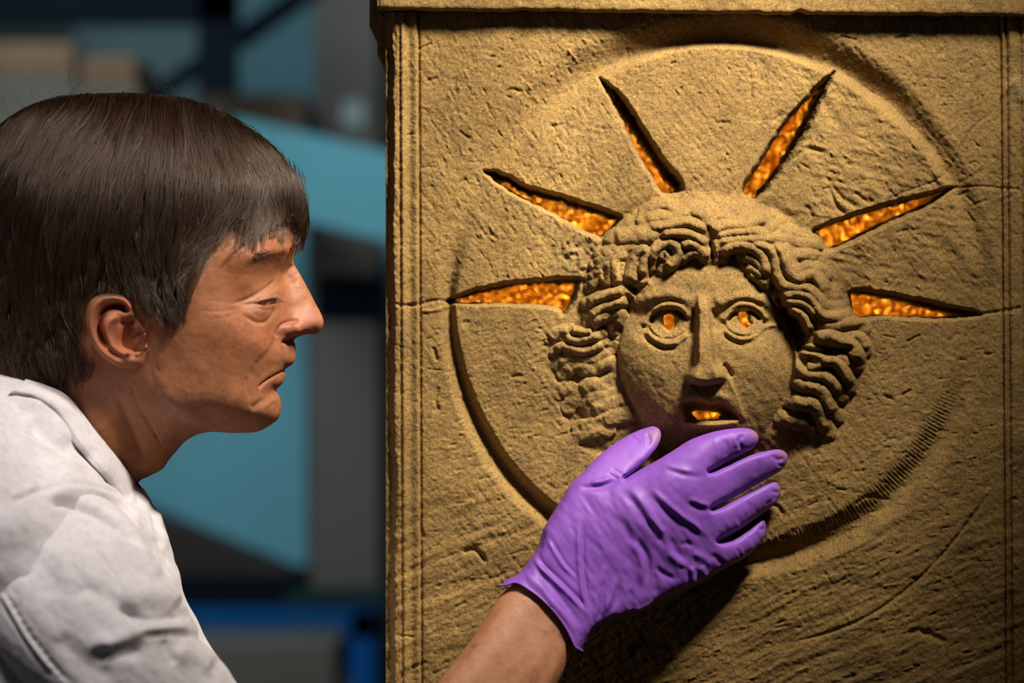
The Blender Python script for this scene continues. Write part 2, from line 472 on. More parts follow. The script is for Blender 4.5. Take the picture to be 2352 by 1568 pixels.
def carve_front():
    f = Field(886, 26, 2424, 1720, 2.0)
    X, Y = f.X, f.Y
    h = np.zeros_like(X)
    # field of the panel, worn and uneven
    h += 3.0 * vnoise(X, Y, 190, seed=1) + 2.0 * vnoise(X, Y, 75, seed=2)
    # ring groove round the disc
    dx, dy = X - 1642, Y - 695
    r = np.hypot(dx, dy * 1.004); th = np.arctan2(-dy, dx)
    R = 607 + 5 * np.sin(2 * th + 0.6) + 3 * np.sin(5 * th)
    d = r - R
    key_th = np.radians([-180, -150, -125, -100, -75, -45, -20, 0, 25, 50, 75, 92, 115, 140, 165, 180])
    out_w = np.interp(th, key_th, [26, 40, 44, 46, 46, 48, 45, 40, 46, 66, 74, 60, 70, 80, 50, 26])
    dep = np.interp(th, key_th, [15, 26, 27, 26, 24, 18, 10, 7, 12, 26, 30, 26, 20, 13, 9, 15])
    inn_w = np.interp(th, key_th, [16, 24, 26, 40, 48, 60, 50, 40, 26, 26, 24, 22, 30, 50, 40, 16])
    h += -1.3 * dep * np.where(d > 0, 1 - sstep(0, 1, d / out_w), 1 - sstep(0, 1, -d / inn_w))
    h += np.where(d < 0, 6 * sstep(0, 250, -d), 0)
    # a double edge at the top of the disc
    for pts, a in (([(1500, 118), (1580, 96), (1680, 88), (1790, 94), (1880, 122)], -5), ([(1745, 88), (1820, 99), (1885, 123)], -7)):
        f.stroke(pts, 4, a)
    # field tooling
    field = 1 - sstep(-20, 20, -d)
    h += 0.9 * vnoise(X, Y, 60, 7, 0.9, 3) * sstep(0.0, 0.4, vnoise(X, Y, 160, seed=4) + 0.2)
    h += 0.7 * vnoise(X, Y, 70, 8, -0.45, 5) * sstep(0.0, 0.5, vnoise(X, Y, 210, seed=6))
    low = sstep(900, 1350, Y)
    h += low * (2.2 * vnoise(X, Y, 120, 16, -0.35, 7) + 1.4 * vnoise(X, Y, 44, 9, -0.5, 8))
    up_r = sstep(1700, 1900, X) * sstep(760, 600, Y) * (d < 0)
    h += up_r * (2.6 * vnoise(X, Y, 95, 20, 0.95, 9) + 1.6 * vnoise(X, Y, 40, 9, 0.2, 10))
    # chisel hatching on the lower right inner wall of the ring
    hatch = np.sin(th * 430) * sstep(0, 14, -d) * sstep(60, 30, -d) * sstep(-0.25, -0.5, th) * sstep(-1.75, -1.3, th)
    h += 1.1 * hatch
    # left frame strip: rough border, bead, hollow, groove
    xl = X - (4 + 0 * Y) * 0 - 7.0 * (Y - 40) / 1528.0
    lf = 9 * sstep(963, 955, xl) + 4 * np.exp(-((xl - 924) / 5) ** 2) - 7 * np.exp(-((xl - 961) / 3.2) ** 2) - 5 * np.exp(-((xl - 940) / 9) ** 2) - 3 * np.exp(-((xl - 917) / 3) ** 2)
    lf += sstep(917, 905, xl) * (2.2 * vnoise(X, Y, 9, seed=12) + 3 * vnoise(X, Y, 21, 46, seed=13) + 3 * vnoise(X, Y, 60, 130, seed=16))
    edge = sstep(14, 0, X - 886 - 4 * (vnoise(X, Y, 60, 110, seed=14) + 1) - 3 * (vnoise(X, Y, 17, 37, seed=15) + 1) - 5 * (Y - 40) / 1528)
    lf -= 22 * edge
    h += lf
    # right frame strip
    xr = X - 12.0 * (Y - 60) / 1500.0
    h += 8 * sstep(2308, 2322, xr) + 7 * np.exp(-((xr - 2304) / 4) ** 2) - 6 * np.exp(-((xr - 2297) / 3) ** 2) - 5 * np.exp(-((xr - 2311) / 3) ** 2) - 5 * np.exp(-((xr - 2344) / 3) ** 2)
    # hair mass
    hw = f.win(HAIR, 60)
    s_h = np.full_like(X, -200.0); s_h[hw] = sdf(X[hw], Y[hw], spline(HAIR, 4, True))
    s_f = np.full_like(X, -200.0); fw = f.win(FACE, 60); s_f[fw] = sdf(X[fw], Y[fw], spline(FACE, 5, True))
    rise = np.interp(np.arctan2(-(Y - 800), X - 1622), np.radians([-180, -140, -100, -60, -30, 0, 20, 60, 90, 120, 150, 165, 180]), [20, 11, 10, 22, 34, 42, 52, 58, 58, 58, 52, 40, 20])
    base = rise * sstep(-4, 95, s_h)
    h = np.maximum(h, h * sstep(30, 0, s_h)) * 1.0
    h += base
    hair_on = sstep(-8, 14, s_h)
    h += hair_on * sstep(8, -10, s_f) * (3.5 * vnoise(X, Y, 40, seed=21) + 1.5 * vnoise(X, Y, 12, seed=22))
    tub = np.full_like(X, -30.0)
    for pts, rad, amp in HAIR_RIDGES:
        amp *= 0.6 if (pts[0][0] < 1480 and pts[0][1] > 830) else 1.2; c = spline(pts, 6); w = f.win(c, rad * 2)
        dd, t = poly_dist(X[w], Y[w], c)
        k = 0.35 + 0.65 * sstep(0, 0.12, t) * sstep(0, 0.16, 1 - t)
        v = np.where(dd < rad * 1.6, amp * k * (np.sqrt(np.maximum(0, 1 - (dd / (rad * 1.6)) ** 2)) * 1.55 - 0.55), -30)
        tub[w] = np.maximum(tub[w], v)
    gap = -6.0
    h += np.maximum(tub, gap * hair_on * sstep(10, -10, s_f))
    hair_h = h.copy()
    # dark pockets beside the face
    pk = Field(886, 26, 2424, 1720, 2.0)
    for pts, rr, a in ((([(1800, 722), (1822, 745), (1836, 772)]), 15, -46), ([(1790, 690), (1815, 730)], 9, -22), ([(1838, 800), (1900, 808), (1950, 800)], 7, -22),
                       ([(1636, 590), (1636, 575), (1632, 560)], 5, -20), ([(1446, 690), (1440, 720), (1428, 760)], 12, -24), ([(1448, 660), (1460, 668)], 8, -18)):
        pk.stroke(pts, rr, a, taper=0)
    hair_h += pk.a
    # the face
    q = np.maximum(s_f, 0)
    g = 34 + 24 * sstep(720, 640, Y) + (52 - 22 * sstep(720, 640, Y)) * (1 - np.exp(-q / 55.0)) + 14 * np.exp(-((X - 1618) / 120) ** 2 - ((Y - 830) / 200) ** 2)
    g -= 16 * sstep(900, 1060, Y)
    ff = Field(886, 26, 2424, 1720, 2.0)
    E = ff.stroke
    # brow ridges and sockets
    E([(1452, 706), (1480, 688), (1520, 677), (1560, 683), (1592, 700)], 15, 9, taper=0.1)
    E([(1640, 702), (1670, 690), (1710, 684), (1755, 692), (1790, 712)], 15, 9, taper=0.1)
    for (ex, ey) in ((1534, 743), (1709, 738)):
        w = ff.win([(ex, ey)], 120); XX, YY = X[w] - ex, Y[w] - ey
        ff.a[w] += -36 * np.exp(-(XX / 52) ** 2 - (YY / 32) ** 2)
        e2 = (XX / 44) ** 2 + (YY / 33) ** 2
        ff.a[w] += 17 * np.sqrt(np.maximum(0, 1 - e2))
    E([(1600, 705), (1592, 735), (1590, 770)], 10, -14, taper=0.2); E([(1637, 705), (1645, 730), (1640, 765)], 10, -12, taper=0.2)
    # lids
    lid = lambda p, r_, a: E(p, r_, a, taper=0.08)
    lid([(1478, 752), (1490, 724), (1512, 706), (1540, 701), (1565, 708), (1584, 734)], 8, 12)
    lid([(1484, 757), (1500, 775), (1526, 788), (1554, 786), (1582, 766)], 6, 10)
    lid([(1492, 748), (1512, 771), (1535, 777), (1560, 769), (1576, 752)], 4.5, 4)
    lid([(1660, 742), (1674, 718), (1696, 702), (1722, 702), (1748, 716), (1766, 738)], 8, 11)
    lid([(1662, 756), (1684, 772), (1708, 778), (1734, 770), (1756, 752), (1790, 744)], 6, 9)
    lid([(1672, 750), (1690, 762), (1710, 766), (1730, 758)], 4, 4)
    for p in ([(1492, 745), (1505, 726), (1530, 714), (1560, 718), (1576, 736)], [(1668, 742), (1684, 722), (1706, 714), (1732, 720), (1748, 738)]): E(p, 5, -14, taper=0.1)
    for p in ([(1470, 760), (1488, 783), (1524, 800), (1560, 797)], [(1655, 762), (1680, 784), (1708, 791), (1738, 782)]): E(p, 6, -6, taper=0.2)
    for p in ([(1474, 738), (1492, 712), (1516, 694), (1545, 690), (1575, 700)], [(1652, 730), (1668, 708), (1694, 692), (1726, 692), (1756, 708)]): E(p, 5, -7, taper=0.15)
    # cheeks, temples, nasolabial crease
    for cx_, cy_, a in ((1500, 840, 8), (1735, 835, 10)):
        ff.a += a * np.exp(-((X - cx_) / 60) ** 2 - ((Y - cy_) / 60) ** 2)
    ff.step_line([(1672, 852), (1684, 885), (1700, 925), (1716, 970)], 5, 7, side=-1, fall=40)
    E([(1660, 834), (1672, 850), (1682, 868)], 6, -9)
    E([(1470, 690), (1480, 640), (1530, 620)], 10, -4)
    # nose: a wedge with a flat underside
    t = np.clip((Y - 690) / 185.0, 0, 1)
    nx_ = X - (1614 + 8 * t)
    hw_ = 14 + 13 * t + 16 * sstep(0.72, 1.0, t)
    nose = (24 + 32 * t) * (1 - sstep(0.48, 1.28, np.abs(nx_) / hw_)) * sstep(668, 706, Y) * sstep(889, 871, Y + 0.0016 * nx_ ** 2 * 4)
    ff.a += nose
    for (ax_, ay_, a) in ((1588, 862, 14), (1652, 856, 16)):
        ff.a += a * np.exp(-((X - ax_) / 15) ** 2 - ((Y - ay_) / 17) ** 2) * sstep(888, 874, Y)
    E([(1588, 880), (1610, 893), (1640, 890), (1660, 876)], 7, -7)
    # mouth: cavity under a sharp upper lip, ledge of the lower lip, broken hollow under it
    mo = [(1566, 932), (1580, 921), (1605, 919), (1628, 924), (1655, 922), (1675, 930), (1698, 962), (1660, 966), (1620, 967), (1585, 965)]
    w = ff.win(mo, 30); sm = sdf(X[w], Y[w], spline(mo, 4, True))
    ff.a[w] += -50 * sstep(-3, 18, sm) - 8 * sstep(-2, 3, sm)
    E([(1560, 923), (1590, 909), (1622, 912), (1655, 909), (1688, 925)], 9, 6, taper=0.2)
    E([(1562, 972), (1600, 976), (1650, 976), (1698, 970)], 7, 17, taper=0.1)
    E([(1572, 994), (1610, 1000), (1650, 996), (1685, 986)], 9, -13, taper=0.2)
    E([(1590, 1012), (1620, 1016), (1600, 1034), (1570, 1040)], 9, -10, taper=0.2)
    ff.a += 10 * np.exp(-((X - 1640) / 45) ** 2 - ((Y - 1040) / 20) ** 2)
    g += ff.a + 0.9 * vnoise(X, Y, 30, 9, 1.1, 31) + 0.7 * vnoise(X, Y, 10, seed=32)
    k = sstep(-4, 5 + 9 * sstep(720, 640, Y), s_f + 4 * vnoise(X, Y, 26, seed=33) * sstep(720, 640, Y))
    # jaw and cheeks stand proud of the hair; the fringe stands proud of the forehead
    h = hair_h * (1 - k) + g * k
    # rough broken patch left of the hair, pits, cracks and mended seams
    h += 5 * np.exp(-((X - 1330) / 48) ** 2 - ((Y - 590) / 48) ** 2) * (vnoise(X, Y, 9, seed=41) + vnoise(X, Y, 17, seed=42))
    cr = Field(886, 26, 2424, 1720, 2.0)
    for p, r_, a in (([(890, 694), (940, 702), (1000, 690), (1040, 694)], 4, -5), ([(966, 715), (1000, 712), (1034, 702)], 4, 4), ([(2246, 722), (2290, 716), (2352, 706)], 4, -5), ([(2194, 432), (2250, 428), (2300, 432), (2352, 436)], 3, -3),
                     ([(2010, 470), (2080, 440), (2170, 400), (2230, 300), (2290, 250)], 3, -3), ([(2295, 225), (2330, 190), (2350, 240)], 8, 4),
                     ([(1790, 1480), (1840, 1470), (1950, 1435), (2040, 1385), (2130, 1310), (2200, 1230), (2260, 1150), (2290, 1120)], 4, -6),
                     ([(1010, 885), (1000, 920), (1012, 950)], 5, -4), ([(1060, 1270), (1090, 1262), (1118, 1292)], 5, -10), ([(995, 795), (1005, 830)], 4, -6),
                     ([(1740, 1170), (1780, 1160), (1800, 1185)], 5, -6), ([(2050, 1150), (1995, 1140), (1960, 1160)], 4, -3), ([(1800, 1000), (1830, 985), (1850, 975)], 4, -5),
                     ([(1800, 380), (1850, 345), (1900, 350)], 5, -4), ([(1890, 395), (1930, 450), (1975, 480)], 6, -6), ([(1900, 420), (1920, 470), (1945, 495)], 5, -7), ([(1850, 470), (1870, 500)], 5, -5),
                     ([(1960, 440), (2000, 470)], 5, -5), ([(1180, 228), (1160, 218), (1175, 205), (1200, 212)], 4, -4), ([(960, 1190), (975, 1240)], 4, -4), ([(2180, 1480), (2120, 1450), (2080, 1455)], 8, -7), ([(1560, 1490), (1500, 1480), (1440, 1500)], 8, -8)):
        cr.stroke(p, r_, a)
    rp = np.random.default_rng(5)
    for _ in range(190):
        x0 = rp.uniform(900, 2340); y0 = rp.uniform(60, 1560); an = rp.normal(-0.4, 0.5); L = rp.uniform(2, 20) ** 1.15; rr = rp.uniform(2.0, 5.0)
        if 1280 < x0 < 1980 and 440 < y0 < 1060: continue
        cr.stroke([(x0, y0), (x0 + L * math.cos(an), y0 + L * math.sin(an))], rr, -rp.uniform(1, 5), n=2, taper=0)
    # tool marks: short parallel ticks in the corner fields, over the disc and below it
    for (bx0, by0, bx1, by1, an0, cnt, lo_, hi_) in ((965, 60, 1450, 640, 1.05, 420, 8, 34), (1450, 50, 2290, 110, 1.35, 90, 8, 22), (1150, 120, 2100, 420, 1.2, 260, 6, 20), (1820, 300, 2240, 660, 0.75, 170, 10, 44),
                                                     (970, 740, 1420, 1540, -0.35, 420, 8, 38), (1780, 780, 2290, 1330, -0.15, 330, 6, 30), (1350, 1300, 2300, 1680, -0.4, 520, 10, 46), (2060, 120, 2290, 420, 0.5, 90, 6, 20)):
        for _ in range(cnt):
            x0, y0 = rp.uniform(bx0, bx1), rp.uniform(by0, by1); an = an0 + rp.normal(0, 0.16); L = rp.uniform(lo_, hi_)
            cr.stroke([(x0, y0), (x0 + L * math.cos(an), y0 + L * math.sin(an))], rp.uniform(2.0, 3.6), rp.choice([-1, -1, 1]) * rp.uniform(0.8, 2.4), n=2, taper=0.3)
    h += cr.a * sstep(10, -10, s_h)
    # grain
    soft = 1 - 0.55 * sstep(-5, 10, s_f)
    h += soft * (0.75 * vnoise(X, Y, 11, seed=51) + 0.6 * vnoise(X, Y, 5.5, seed=52) + 1.3 * np.maximum(0, vnoise(X, Y, 18, seed=53)) * vnoise(X, Y, 7, seed=54))
    # rays and openings
    phi = np.full_like(X, -99.0)
    for R_ in RAYS:
        c = spline(R_, 4, True); w = f.win(c, 16)
        sd = sdf(X[w], Y[w], c) + 1.8 * vnoise(X[w], Y[w], 15, seed=61) + 0.6 * vnoise(X[w], Y[w], 7, seed=62)
        h[w] -= 9 * sstep(-5, 0, sd) + 7.5 * np.clip(sd, 0, 9)
        phi[w] = np.maximum(phi[w], sd - 5.0)
    for E_ in EYES + [MOUTH]:
        c = spline(E_, 5, True); w = f.win(c, 12)
        sd = sdf(X[w], Y[w], c)
        h[w] -= 10 * sstep(-4, 0, sd)
        phi[w] = np.maximum(phi[w], sd)
    return f, h, phi

def hole_mesh(f, h, phi, name, mat, depth, side_depth):
    nx, ny = f.nx, f.ny
    px, py = f.X.ravel().copy(), f.Y.ravel().copy()
    keep = (phi <= 0).ravel()
    gx, gy = np.gradient(phi, f.st)
    g2 = gx ** 2 + gy ** 2 + 1e-6
    near = (np.abs(phi) < 3.5) & (phi <= 0)
    bad = ~keep.reshape(nx, ny)
    nb = np.zeros_like(bad)
    for a in (-1, 0, 1):
        for b in (-1, 0, 1):
            nb |= np.roll(np.roll(bad, a, 0), b, 1)
    mv = (near & nb).ravel()
    px[mv] -= (phi * gx / g2).ravel()[mv]; py[mv] -= (phi * gy / g2).ravel()[mv]
    V = Pn(px, py, h.ravel())
    I = np.arange(nx * ny).reshape(nx, ny)
    Q = np.stack([I[:-1, :-1], I[:-1, 1:], I[1:, 1:], I[1:, :-1]], -1).reshape(-1, 4)
    Q = Q[keep[Q].all(1)]
    # open edges -> walls straight back through the slab
    e = np.concatenate([Q[:, [0, 1]], Q[:, [1, 2]], Q[:, [2, 3]], Q[:, [3, 0]]])
    key = np.minimum(e[:, 0], e[:, 1]).astype(np.int64) * (nx * ny) + np.maximum(e[:, 0], e[:, 1])
    u, inv, cnt = np.unique(key, return_inverse=True, return_counts=True)
    be = e[cnt[inv] == 1]
    bi, bj = be // ny, be % ny
    outer = ((bi == 0) | (bi == nx - 1) | (bj == 0) | (bj == ny - 1)).all(1)
    ex, ey = px[be].mean(1), py[be].mean(1)
    thin = (ey > 700) & (ey < 1000) & (ex > 1500) & (ex < 1760)
    walls = []; VV = [V]; n0 = len(V)
    for sel, dep, seg in ((be[~outer & ~thin], depth, 5), (be[~outer & thin], 0.004, 2), (be[outer], side_depth, 2)):
        vs = np.unique(sel); rank = np.full(len(V), -1); rank[vs] = np.arange(len(vs))
        last = vs; lv = V[vs]
        for k in range(seg):
            nv = lv + np.array([0, dep / seg, 0])
            if dep < 0.1: nv = nv + 0.0007 * np.stack([vnoise(V[vs, 0] * 3400, V[vs, 2] * 3400, 9, seed=70 + k), 0 * vs, vnoise(V[vs, 0] * 3400, V[vs, 2] * 3400, 9, seed=80 + k)], 1)
            ids = n0 + np.arange(len(vs)); n0 += len(vs)
            VV.append(nv)
            walls.append(np.stack([last[rank[sel[:, 1]]], last[rank[sel[:, 0]]], ids[rank[sel[:, 0]]], ids[rank[sel[:, 1]]]], 1))
            last = ids; lv = nv
    V = np.vstack(VV); Q = np.vstack([Q] + walls)
    used = np.zeros(len(V), bool); used[Q.ravel()] = True
    new = np.cumsum(used) - 1
    me = np_mesh(name, V[used], new[Q], mat=mat)
    return me, used

altar = empty('stone_altar', (0.30, 0.12, 0.30), 'tall golden sandstone altar slab carved with a sun face in a rayed disc', 'altar')
fld, hgt, phi = carve_front()
me, used = hole_mesh(fld, hgt, phi, 'carved_panel', M_STONE, 0.085, 0.10)
tint = np.ones((len(me.vertices), 3), np.float32)
n_front = int(used[:fld.nx * fld.ny].sum())
tx = fld.X.ravel()[used[:fld.nx * fld.ny]]; ty = fld.Y.ravel()[used[:fld.nx * fld.ny]]
dirt = 1 - 0.16 * sstep(0.0, 0.9, vnoise(tx, ty, 130, seed=90)) - 0.10 * sstep(0.1, 0.8, vnoise(tx, ty, 33, seed=91))
patch = sstep(1.2, 0.4, np.hypot((tx - 1325) / 62, (ty - 588) / 55))
tint[:n_front] = dirt[:, None] * (1 - patch[:, None] * np.array([0.10, 0.05, -0.1]))
pale = np.exp(-((ty - 205) / 40) ** 2) * sstep(2305, 2335, tx)
tint[:n_front] += pale[:, None] * np.array([0.25, 0.35, 0.6])
vcol(me, tint)
link('carved_panel', me, altar)
# ------------------------------------------------------------------ simple solids
class MB:
    """Collects boxes and tubes into one mesh."""
    def __init__(s): s.V, s.Q, s.T = [], [], []
    def box(s, a, b, yaw=0.0, bev=0.0, pivot=None):
        a = np.array(a, float); b = np.array(b, float)
        lo, hi = np.minimum(a, b), np.maximum(a, b)
        bev = min(bev, *((hi - lo) / 2.01))
        n = len(s.V)
        # chamfered box: 24 corners
        pts = []
        for ax in range(3):
            for sx in (0, 1):
                for u in (0, 1):
                    for v in (0, 1):
                        p = np.zeros(3); o = [(ax + 1) % 3, (ax + 2) % 3]
                        p[ax] = (lo, hi)[sx][ax]
                        p[o[0]] = lo[o[0]] + bev if u == 0 else hi[o[0]] - bev
                        p[o[1]] = lo[o[1]] + bev if v == 0 else hi[o[1]] - bev
                        pts.append(p)
        pts = np.array(pts)
        if yaw:
            c = pivot if pivot is not None else (lo + hi) / 2
            ca, sa = math.cos(yaw), math.sin(yaw); d = pts - c
            pts = np.stack([c[0] + d[:, 0] * ca - d[:, 1] * sa, c[1] + d[:, 0] * sa + d[:, 1] * ca, pts[:, 2]], 1)
        s.V += list(pts)
        ix = lambda ax, sx, u, v: n + ax * 8 + sx * 4 + u * 2 + v
        for ax in range(3):
            for sx in (0, 1):
                q = [ix(ax, sx, 0, 0), ix(ax, sx, 1, 0), ix(ax, sx, 1, 1), ix(ax, sx, 0, 1)]
                s.Q.append(q if sx else q[::-1])
        # edge chamfers and corners through a convex fill
        for ax in range(3):
            o = [(ax + 1) % 3, (ax + 2) % 3]
            for u in (0, 1):
                for v in (0, 1):
                    # edge parallel to ax between face o0=u and face o1=v
                    def on(face_ax, side, along, other_ax, other):
                        uu = [(face_ax + 1) % 3, (face_ax + 2) % 3]
                        val = {ax: along, other_ax: other}
                        return ix(face_ax, side, val[uu[0]], val[uu[1]])
                    s.Q.append([on(o[0], u, 0, o[1], v), on(o[0], u, 1, o[1], v), on(o[1], v, 1, o[0], u), on(o[1], v, 0, o[0], u)])
        for x in (0, 1):
            for y in (0, 1):
                for z in (0, 1):
                    s.T.append([ix(0, x, y, z), ix(1, y, z, x), ix(2, z, x, y)])
        return s
    def tube(s, pts, rad, n=10, cap=True):
        p = np.asarray(pts, float); r = np.broadcast_to(np.asarray(rad, float), (len(p),))
        base = len(s.V); up = np.array([0.3, 0.2, 0.9])
        for i in range(len(p)):
            t = p[min(i + 1, len(p) - 1)] - p[max(i - 1, 0)]; t = t / (np.linalg.norm(t) + 1e-12)
            u = np.cross(t, up); u = u / (np.linalg.norm(u) + 1e-9); w = np.cross(t, u)
            for k in range(n):
                a = 2 * math.pi * k / n
                s.V.append(p[i] + r[i] * (math.cos(a) * u + math.sin(a) * w))
        for i in range(len(p) - 1):
            for k in range(n):
                a, b = base + i * n + k, base + i * n + (k + 1) % n
                s.Q.append([a, b, b + n, a + n])
        if cap:
            for i, fl in ((0, 1), (len(p) - 1, 0)):
                c = len(s.V); s.V.append(p[i])
                for k in range(n):
                    a, b = base + i * n + k, base + i * n + (k + 1) % n
                    s.T.append([c, b, a] if fl else [c, a, b])
        return s
    def build(s, name, mat, parent=None, smooth=False):
        me = np_mesh(name, np.array(s.V), np.array(s.Q) if s.Q else None, np.array(s.T) if s.T else None, mat, smooth)
        return link(name, me, parent)

# ------------------------------------------------------------------ cornice, body and plinth of the altar
def cornice_mesh():
    nx, ny = 520, 42
    u = np.linspace(0, 1, nx)[:, None]; v = np.linspace(0, 1, ny)[None, :]
    x = 867 + (2450 - 867) * u + 0 * v
    edge = 21 + 17 * u + 1.6 * vnoise(x[:, :1], 0 * x[:, :1], 40, seed=101) + 1.0 * vnoise(x[:, :1], 0 * x[:, :1], 11, seed=102)
    for cx_, w_, a in ((1838, 14, -6), (1203, 10, -3), (1742, 9, -2)): edge = edge + a * np.exp(-((x[:, :1] - cx_) / w_) ** 2)
    y = -110 + (edge + 110) * np.minimum(v * 1.06, 1.0) + 0 * u
    d = 44 + 1.4 * vnoise(x, y, 30, seed=103) + 1.0 * vnoise(x, y, 9, seed=104) + 2 * vnoise(x, y, 90, seed=105)
    d = d - 5 * sstep(edge - 9, edge, y) - 5 * sstep(876, 866, x)
    under = np.clip((v - 0.9434) / 0.0566, 0, 1)
    d = d * (1 - under) + (-14) * under
    V = Pn(x, y, d)
    # underside runs straight back instead of along the view ray
    k0 = int(0.9434 * (ny - 1))
    base = V[:, k0:k0 + 1]
    V[:, k0 + 1:, 0] = base[:, :, 0]; V[:, k0 + 1:, 2] = base[:, :, 2]
    V = V.reshape(-1, 3)
    I = np.arange(nx * ny).reshape(nx, ny)
    Q = np.stack([I[:-1, :-1], I[:-1, 1:], I[1:, 1:], I[1:, :-1]], -1).reshape(-1, 4)
    # close left, top, right, back by walls to y = 0.33
    ring = np.concatenate([I[:, 0][::-1], I[0, 1:], I[1:, -1], I[-1, :-1][::-1][:-1]])
    B = V[ring].copy(); B[:, 1] = 0.33
    n0 = len(V); m = len(ring); k = np.arange(m)
    W = np.stack([ring[k], ring[(k + 1) % m], n0 + (k + 1) % m, n0 + k], 1)
    return np_mesh('cornice', np.vstack([V, B]), np.vstack([Q, W]), mat=M_STONE)
me = cornice_mesh(); vcol(me, 0.85 + 0.12 * vnoise(np.array([v.co.x for v in me.vertices]) * 3400, np.array([v.co.z for v in me.vertices]) * 3400, 120, seed=110)[:, None] * np.ones(3))
link('cornice', me, altar)

def white_tint(o):
    vcol(o.data, np.ones((len(o.data.vertices), 3), np.float32)); return o
XL, XR = P(893, 0)[0], P(2422, 0)[0]
ZT = P(0, 30)[2]
b = MB()
b.box((XL, 0.10, 0.12), (XL + 0.022, 0.36, ZT + 0.02), bev=0.003)
b.box((XR - 0.022, 0.10, 0.12), (XR, 0.36, ZT + 0.02), bev=0.003)
b.box((XL, 0.34, 0.12), (XR, 0.36, ZT + 0.02), bev=0.003)
white_tint(b.build('altar_body', M_STONE, altar))
b = MB().box((XL - 0.0005, -0.003, 0.12), (XR + 0.0005, 0.36, P(0, 1716)[2]), bev=0.004)
white_tint(b.build('altar_foot', M_STONE, altar))
white_tint(MB().box((XL - 0.04, -0.05, 0.0), (XR + 0.04, 0.40, 0.12), bev=0.012).build('plinth', M_STONE, altar))
# stepped mouldings that return along the left side, in the shade
for (x0, y1, ya, yb) in ((848, 70, 0.035, 0.33), (866, 135, 0.028, 0.33)):
    p = P(x0, y1, ya)
    white_tint(MB().box((p[0], ya, p[2]), (XL + 0.002, yb, ZT + 0.03), bev=0.003).build('side_moulding', M_STONE, altar))

# crinkled gold foil standing inside the hollow
def foil():
    nx, ny = 150, 120
    X, Z = np.meshgrid(np.linspace(XL + 0.03, XR - 0.03, nx), np.linspace(P(0, 1250)[2], ZT - 0.01, ny), indexing='ij')
    Y = 0.25 + 0.006 * vnoise(X * 3400, Z * 3400, 90, seed=120) + 0.003 * vnoise(X * 3400, Z * 3400, 28, seed=121)
    V = np.stack([X, Y, Z], -1).reshape(-1, 3)
    V2 = V + np.array([0, 0.0012, 0])
    I = np.arange(nx * ny).reshape(nx, ny)
    Q = np.stack([I[:-1, :-1], I[1:, :-1], I[1:, 1:], I[:-1, 1:]], -1).reshape(-1, 4)
    return np_mesh('gold_foil', np.vstack([V, V2]), np.vstack([Q, Q[:, ::-1] + len(V)]), mat=M_GOLD)
o = link('gold_foil', foil())
tag(o, 'crumpled gold foil glowing orange behind the openings of the carved sun face', 'foil')
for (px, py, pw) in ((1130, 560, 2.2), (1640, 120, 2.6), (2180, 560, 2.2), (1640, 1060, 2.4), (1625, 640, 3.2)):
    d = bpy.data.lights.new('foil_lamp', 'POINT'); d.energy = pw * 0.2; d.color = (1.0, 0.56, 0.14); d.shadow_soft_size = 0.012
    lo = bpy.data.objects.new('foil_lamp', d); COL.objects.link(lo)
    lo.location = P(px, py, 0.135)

# ------------------------------------------------------------------ the store room behind, far out of focus
M_TEAL = plain('teal_board', (0.09, 0.275, 0.325), 0.55, 0.06, 3)
M_TEAL_D = plain('dark_teal_board', (0.045, 0.15, 0.185), 0.6, 0.06, 3)
M_NAVY = plain('navy_steel', (0.003, 0.006, 0.011), 0.85, 0.1, 8, spec=0.05)
M_BLUE = plain('blue_steel', (0.0, 0.055, 0.17), 0.4, 0.08, 6)
M_BLUE2 = plain('bright_blue_steel', (0.0, 0.06, 0.22), 0.4, 0.08, 6)
M_GREY = plain('grey_steel', (0.082, 0.076, 0.063), 0.55, 0.06, 4)
M_CARD = plain('brown_cardboard', (0.30, 0.20, 0.125), 0.85, 0.1, 9)
M_TAN = plain('pale_cardboard', (0.25, 0.235, 0.19), 0.85, 0.1, 9)
M_DARK = plain('dark_brown_wood', (0.020, 0.014, 0.011), 0.7, 0.2, 5)
M_WALL = plain('dim_grey_green_wall', (0.070, 0.095, 0.098), 0.9, 0.08, 1.2)
M_FLOOR = plain('grey_concrete', (0.12, 0.115, 0.105), 0.85, 0.2, 3, 0.1)
M_WHITE = plain('pale_plastic', (0.30, 0.40, 0.40), 0.5, 0.05, 5)

fl = MB().box((-5.4, -3.0, -0.06), (4.0, 8.2, 0.0)).build('floor', M_FLOOR); tag(fl, kind='structure')
wl = MB().box((-5.4, 8.0, 0.0), (4.0, 8.2, 4.2)).build('wall_back', M_WALL); tag(wl, kind='structure')

BG = 1.75        # distance scale of the room behind
def at(px, py, y): return np.array(P(px, py, y * BG))
def slab(name, x0, y0, x1, y1, yf, depth, mat, parent=None, bev=0.004, z0=None):
    """Box whose front face spans the given pixels at depth yf; z0 gives the height of its foot instead of y1."""
    a, c = at(x0, y1, yf), at(x1, y0, yf)
    return MB().box((a[0], yf * BG, a[2] if z0 is None else z0), (c[0], yf * BG + depth, c[2]), bev=bev).build(name, mat, parent)

